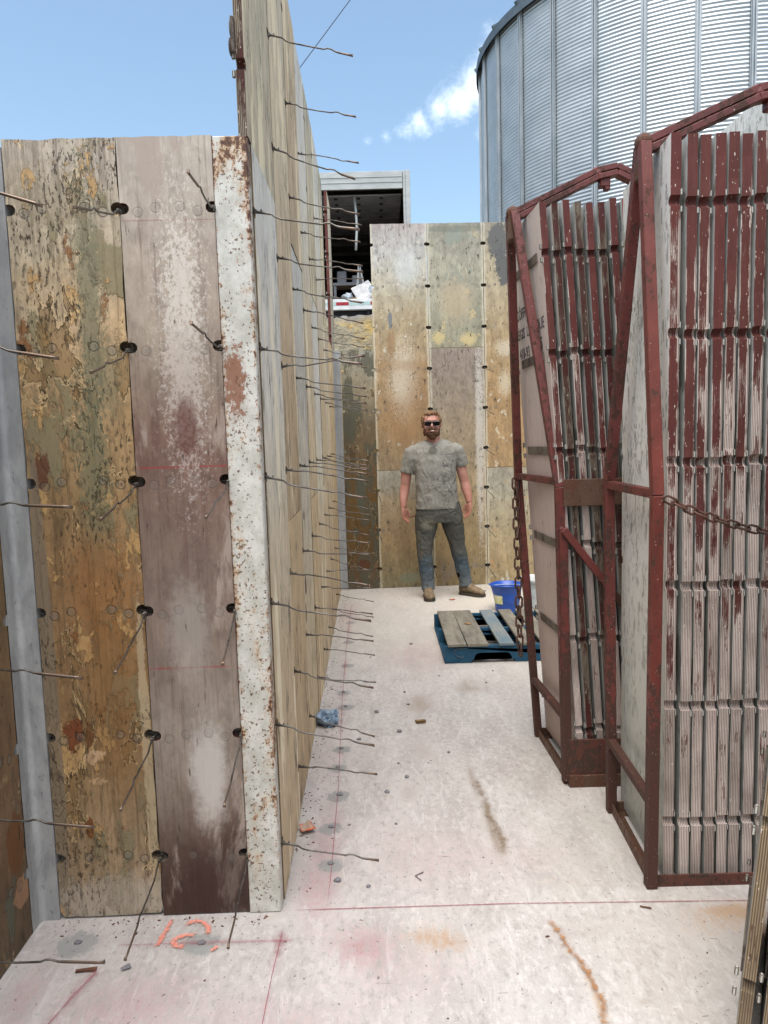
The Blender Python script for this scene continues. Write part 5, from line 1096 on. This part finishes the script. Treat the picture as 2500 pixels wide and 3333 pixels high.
def hand_(bm, w, s, dy):
    # w: wrist, s: +1 hand whose thumb points to +x
    P = lambda a, b, c: w+Vector((s*a, c, b))
    tube(bm, [P(0, .01, 0), P(.001, -.03, -.005), P(.002, -.065, -.008), P(.003, -.088, -.01)], [(.027, .019), (.036, .018), (.041, .016), (.038, .013)], 14)
    for k, (ox, ln) in enumerate(((.026, .066), (.009, .076), (-.009, .071), (-.026, .056))):
        a = P(ox, -.080, -.010); b = P(ox*1.05+.003, -.080-ln*.5, -.016+dy*.2); c_ = P(ox*.95+.010, -.080-ln*.8, -.028+dy*.3); d = P(ox*.9+.014, -.080-ln, -.040+dy*.4)
        tube(bm, [a, b, c_, d], [.0102, .0095, .0086, .0068], 10); ball(bm, d, .0072, 8, 6)
    t0 = P(.022, -.025, -.012); t1 = P(.045, -.055, -.020); t2 = P(.052, -.085, -.026); t3 = P(.050, -.105, -.03); tube(bm, [t0, t1, t2, t3], [.0165, .0140, .0110, .0085], 10); ball(bm, t3, .0088, 8, 6)
hand(bm, lp(.222, .890, 6.885), 1, 0); hand(bm, lp(.856, .92, 6.90), -1, 0)
nm = remesh(bm, .0045, 2, name='body')
HC = lp(hx, hz-.02, hy); HS = Vector((1.12, 1.08, 1.04))
for v in nm.vertices:
    k_ = min(max((v.co.z-1.515)/.05, 0), 1)
    if k_ > 0: v.co = v.co.lerp(Vector([HC[q]+(v.co[q]-HC[q])*HS[q] for q in range(3)]), k_)
nm.materials.clear(); nm.materials.append(MT["skin"]); obj('body', nm, parent=man)
# T-shirt
bm = bmesh.new()
rings_loft(bm, [(.548, 6.92, .862, .212, .130), (.548, 6.92, .90, .207, .13), (.546, 6.92, 1.02, .199, .132), (.541, 6.92, 1.14, .197, .134), (.536, 6.92, 1.25, .198, .128), (.533, 6.925, 1.34, .205, .122), (.530, 6.93, 1.41, .213, .108), (.529, 6.935, 1.455, .195, .09), (.528, 6.935, 1.487, .150, .07), (.528, 6.935, 1.505, .10, .062)], 36, 2.5)
tube(bm, [lp(.36, 1.425, 6.935), lp(.315, 1.395, 6.94), lp(.290, 1.32, 6.94), lp(.268, 1.208, 6.945)], [.07, .078, .074, .070], 20); tube(bm, [lp(.50, 1.487, 6.935), lp(.40, 1.445, 6.937), lp(.335, 1.395, 6.94)], [.045, .058, .068], 18); ball(bm, lp(.332, 1.392, 6.94), (.068, .068, .066))
tube(bm, [lp(.70, 1.44, 6.935), lp(.745, 1.41, 6.94), lp(.775, 1.34, 6.945), lp(.802, 1.262, 6.95)], [.066, .074, .071, .066], 20); tube(bm, [lp(.56, 1.49, 6.935), lp(.65, 1.46, 6.937), lp(.72, 1.415, 6.94)], [.045, .056, .066], 18); ball(bm, lp(.728, 1.41, 6.94), (.066, .066, .064))
nm = remesh(bm, .0075, 3, .006, 11, 'shirt'); nm.materials.clear(); nm.materials.append(MT['shirt'])
sh = obj('shirt', nm, parent=man)
bm = bmesh.new(); tube(bm, [lp(.528+.081*math.cos(t), 1.499+.006*math.cos(2*t)-.028*max(0, -math.sin(t)), 6.925+.074*math.sin(t)) for t in np.linspace(0, 2*math.pi, 28)], .006, 6); obj('collar', bm, MT['shirt'], parent=sh)
bv = BVHTree.FromPolygons([v.co for v in nm.vertices], [p.vertices for p in nm.polygons])
for body, size, x0, z0 in (('McGOWAN', .0235, .590, 1.372), ('CONSTRUCTION', .0105, .592, 1.354)):
    me = text_mesh(body, size, 0)
    for v in me.vertices:
        px_, pz_ = v.co.x+x0-O.x, v.co.y+z0; h = bv.ray_cast(Vector((px_, -1, pz_)), Vector((0, 1, 0))); v.co = Vector((px_, (h[0].y if h[0] else -.12)-.003, pz_))
    me.materials.append(MT['ink']); obj('chest_print', me, parent=sh)
# jeans
bm = bmesh.new()
rings_loft(bm, [(.558, 6.925, .93, .205, .118), (.560, 6.925, .86, .218, .126), (.563, 6.925, .78, .228, .13), (.565, 6.925, .73, .225, .125)], 32, 2.6)
tube(bm, [lp(.448, .79, 6.925), lp(.440, .70, 6.92), lp(.424, .58, 6.905), lp(.418, .50, 6.895), lp(.418, .43, 6.885), lp(.424, .33, 6.885), lp(.430, .22, 6.885), lp(.437, .12, 6.88), lp(.440, .082, 6.88)], [.112, .108, .087, .078, .075, .072, .066, .063, .067], 22)
tube(bm, [lp(.680, .79, 6.93), lp(.695, .70, 6.93), lp(.722, .58, 6.935), lp(.738, .50, 6.94), lp(.752, .43, 6.94), lp(.775, .33, 6.95), lp(.795, .22, 6.955), lp(.812, .13, 6.96), lp(.815, .092, 6.96)], [.112, .106, .086, .078, .074, .071, .066, .063, .067], 22)
nm = remesh(bm, .008, 3, .007, 10, 'jeans'); nm.materials.clear(); nm.materials.append(MT['jeans']); obj('jeans', nm, parent=man)
# boots
def boot(ankle, toe, name='boot'):
    bm = bmesh.new(); a = Vector((ankle[0], ankle[1], 0)); t = Vector((toe[0], toe[1], 0)); d = (t-a).normalized(); s = Vector((d.y, -d.x, 0)); hl = a-d*.065
    L = (t-hl).length; e = empty(name); e.parent = man
    def sec(u, w, h0, h1, out, n=14):
        c = hl+d*u*L-O+Vector((0, 0, 0)); return [bm.verts.new((c+s*(w*math.cos(q))*(1 if True else 0)) + Vector((0, 0, (h0+h1)/2+(h1-h0)/2*math.sin(q)))) for q in [2*math.pi*k/n for k in range(n)]]
    R_ = [sec(0, .026, .02, .11, 0), sec(.06, .038, .015, .125, 0), sec(.25, .042, .015, .15, 0), sec(.42, .044, .015, .13, 0), sec(.6, .048, .015, .10, 0), sec(.8, .051, .015, .083, 0), sec(.93, .043, .015, .068, 0), sec(1, .02, .02, .05, 0)]
    for x_, y_ in zip(R_, R_[1:]):
        for k in range(14): bm.faces.new((x_[k], x_[(k+1) % 14], y_[(k+1) % 14], y_[k]))
    bm.faces.new(R_[0][::-1]); bm.faces.new(R_[-1])
    tube(bm, [a-O+Vector((0, 0, .05)), a-O+Vector((0, 0, .10)), a-O+Vector((0, 0, .16))], [.05, .052, .053], 16)
    nm = remesh(bm, .006, 3, .002, 25, 'upper'); nm.materials.clear(); nm.materials.append(MT['boot']); obj('upper', nm, parent=e)
    bm = bmesh.new(); lo = []; 
    out = [(0, .03), (.05, .043), (.3, .045), (.6, .053), (.8, .055), (.93, .046), (1.0, .024)]
    pts = [(u, w) for u, w in out]+[(u, -w) for u, w in out[::-1]]
    for z in (.002, .026): lo.append([bm.verts.new(hl+d*(u*L+.004)+s*w-O+Vector((0, 0, z))) for u, w in pts])
    bm.faces.new(lo[0]); bm.faces.new(lo[1][::-1])
    for k in range(len(pts)): bm.faces.new((lo[0][k], lo[1][k], lo[1][(k+1) % len(pts)], lo[0][(k+1) % len(pts)]))
    bmesh.ops.recalc_face_normals(bm, faces=bm.faces); obj('sole', bm, MT['sole'], parent=e); return e
boot((.440, 6.885), (.446, 6.69)); boot((.812, 6.965), (.975, 6.83))
# hair, beard, glasses, mouth
bm = bmesh.new(); ball(bm, lp(hx+.001, hz+.034, hy+.026), (.086, .098, .082), 20, 14); ball(bm, lp(hx, hz+.086, hy-.02), (.060, .06, .028)); ball(bm, lp(hx+.012, hz+.094, hy-.04), (.042, .032, .016))
for s in (-1, 1): ball(bm, lp(hx+s*.072, hz+.03, hy-.012), (.014, .03, .036))
nm = remesh(bm, .005, 1, .010, 42, 'hair'); nm.materials.clear(); nm.materials.append(MT['hair']); obj('hair', nm, parent=man)
bmh = None
bm = bmesh.new(); ball(bm, lp(hx+.003, hz-.093, hy-.040), (.053, .052, .042), 20, 14); ball(bm, lp(hx+.003, hz-.118, hy-.052), (.036, .035, .030))
for s in (-1, 1): ball(bm, lp(hx+s*.058, hz-.068, hy-.012), (.014, .036, .045)); ball(bm, lp(hx+.002+s*.022, hz-.052, hy-.088), (.020, .010, .008))
nm = remesh(bm, .0045, 1, .004, 70, 'beard'); nm.materials.clear(); nm.materials.append(MT['beard']); obj('beard', nm, parent=man)
bm = bmesh.new(); ball(bm, lp(hx+.002, hz-.068, hy-.090), (.024, .008, .009)); obj('lips', bm, MT['lips'], parent=man, smooth=True)
bm = bmesh.new(); ball(bm, lp(hx+.002, hz-.067, hy-.0955), (.017, .004, .0045)); obj('teeth', bm, MT['teeth'], parent=man, smooth=True)
ge = empty('sunglasses'); ge.parent = man
for s in (-1, 1):
    bm = bmesh.new(); c = lp(hx+s*.034, hz-.003, hy-.100); box(bm, c+Vector((-.028, -.003, -.019)), c+Vector((.028, .003, .019)), 0, .007); obj('lens', bm, MT['lens'], parent=ge)
    bm = bmesh.new(); bar(bm, lp(hx+s*.062, hz+.010, hy-.098), lp(hx+s*.086, hz+.006, hy+.01), .005, .010); obj('temple', bm, MT['lens'], parent=ge)
bm = bmesh.new(); bar(bm, lp(hx-.064, hz+.014, hy-.102), lp(hx+.064, hz+.014, hy-.102), .006, .008); obj('brow_bar', bm, MT['lens'], parent=ge)
for o in man.children:
    if o.name.split('.')[0] in ('hair', 'beard', 'lips', 'teeth', 'sunglasses'):
        o.scale = HS; o.location = [HC[q]*(1-HS[q]) for q in range(3)]
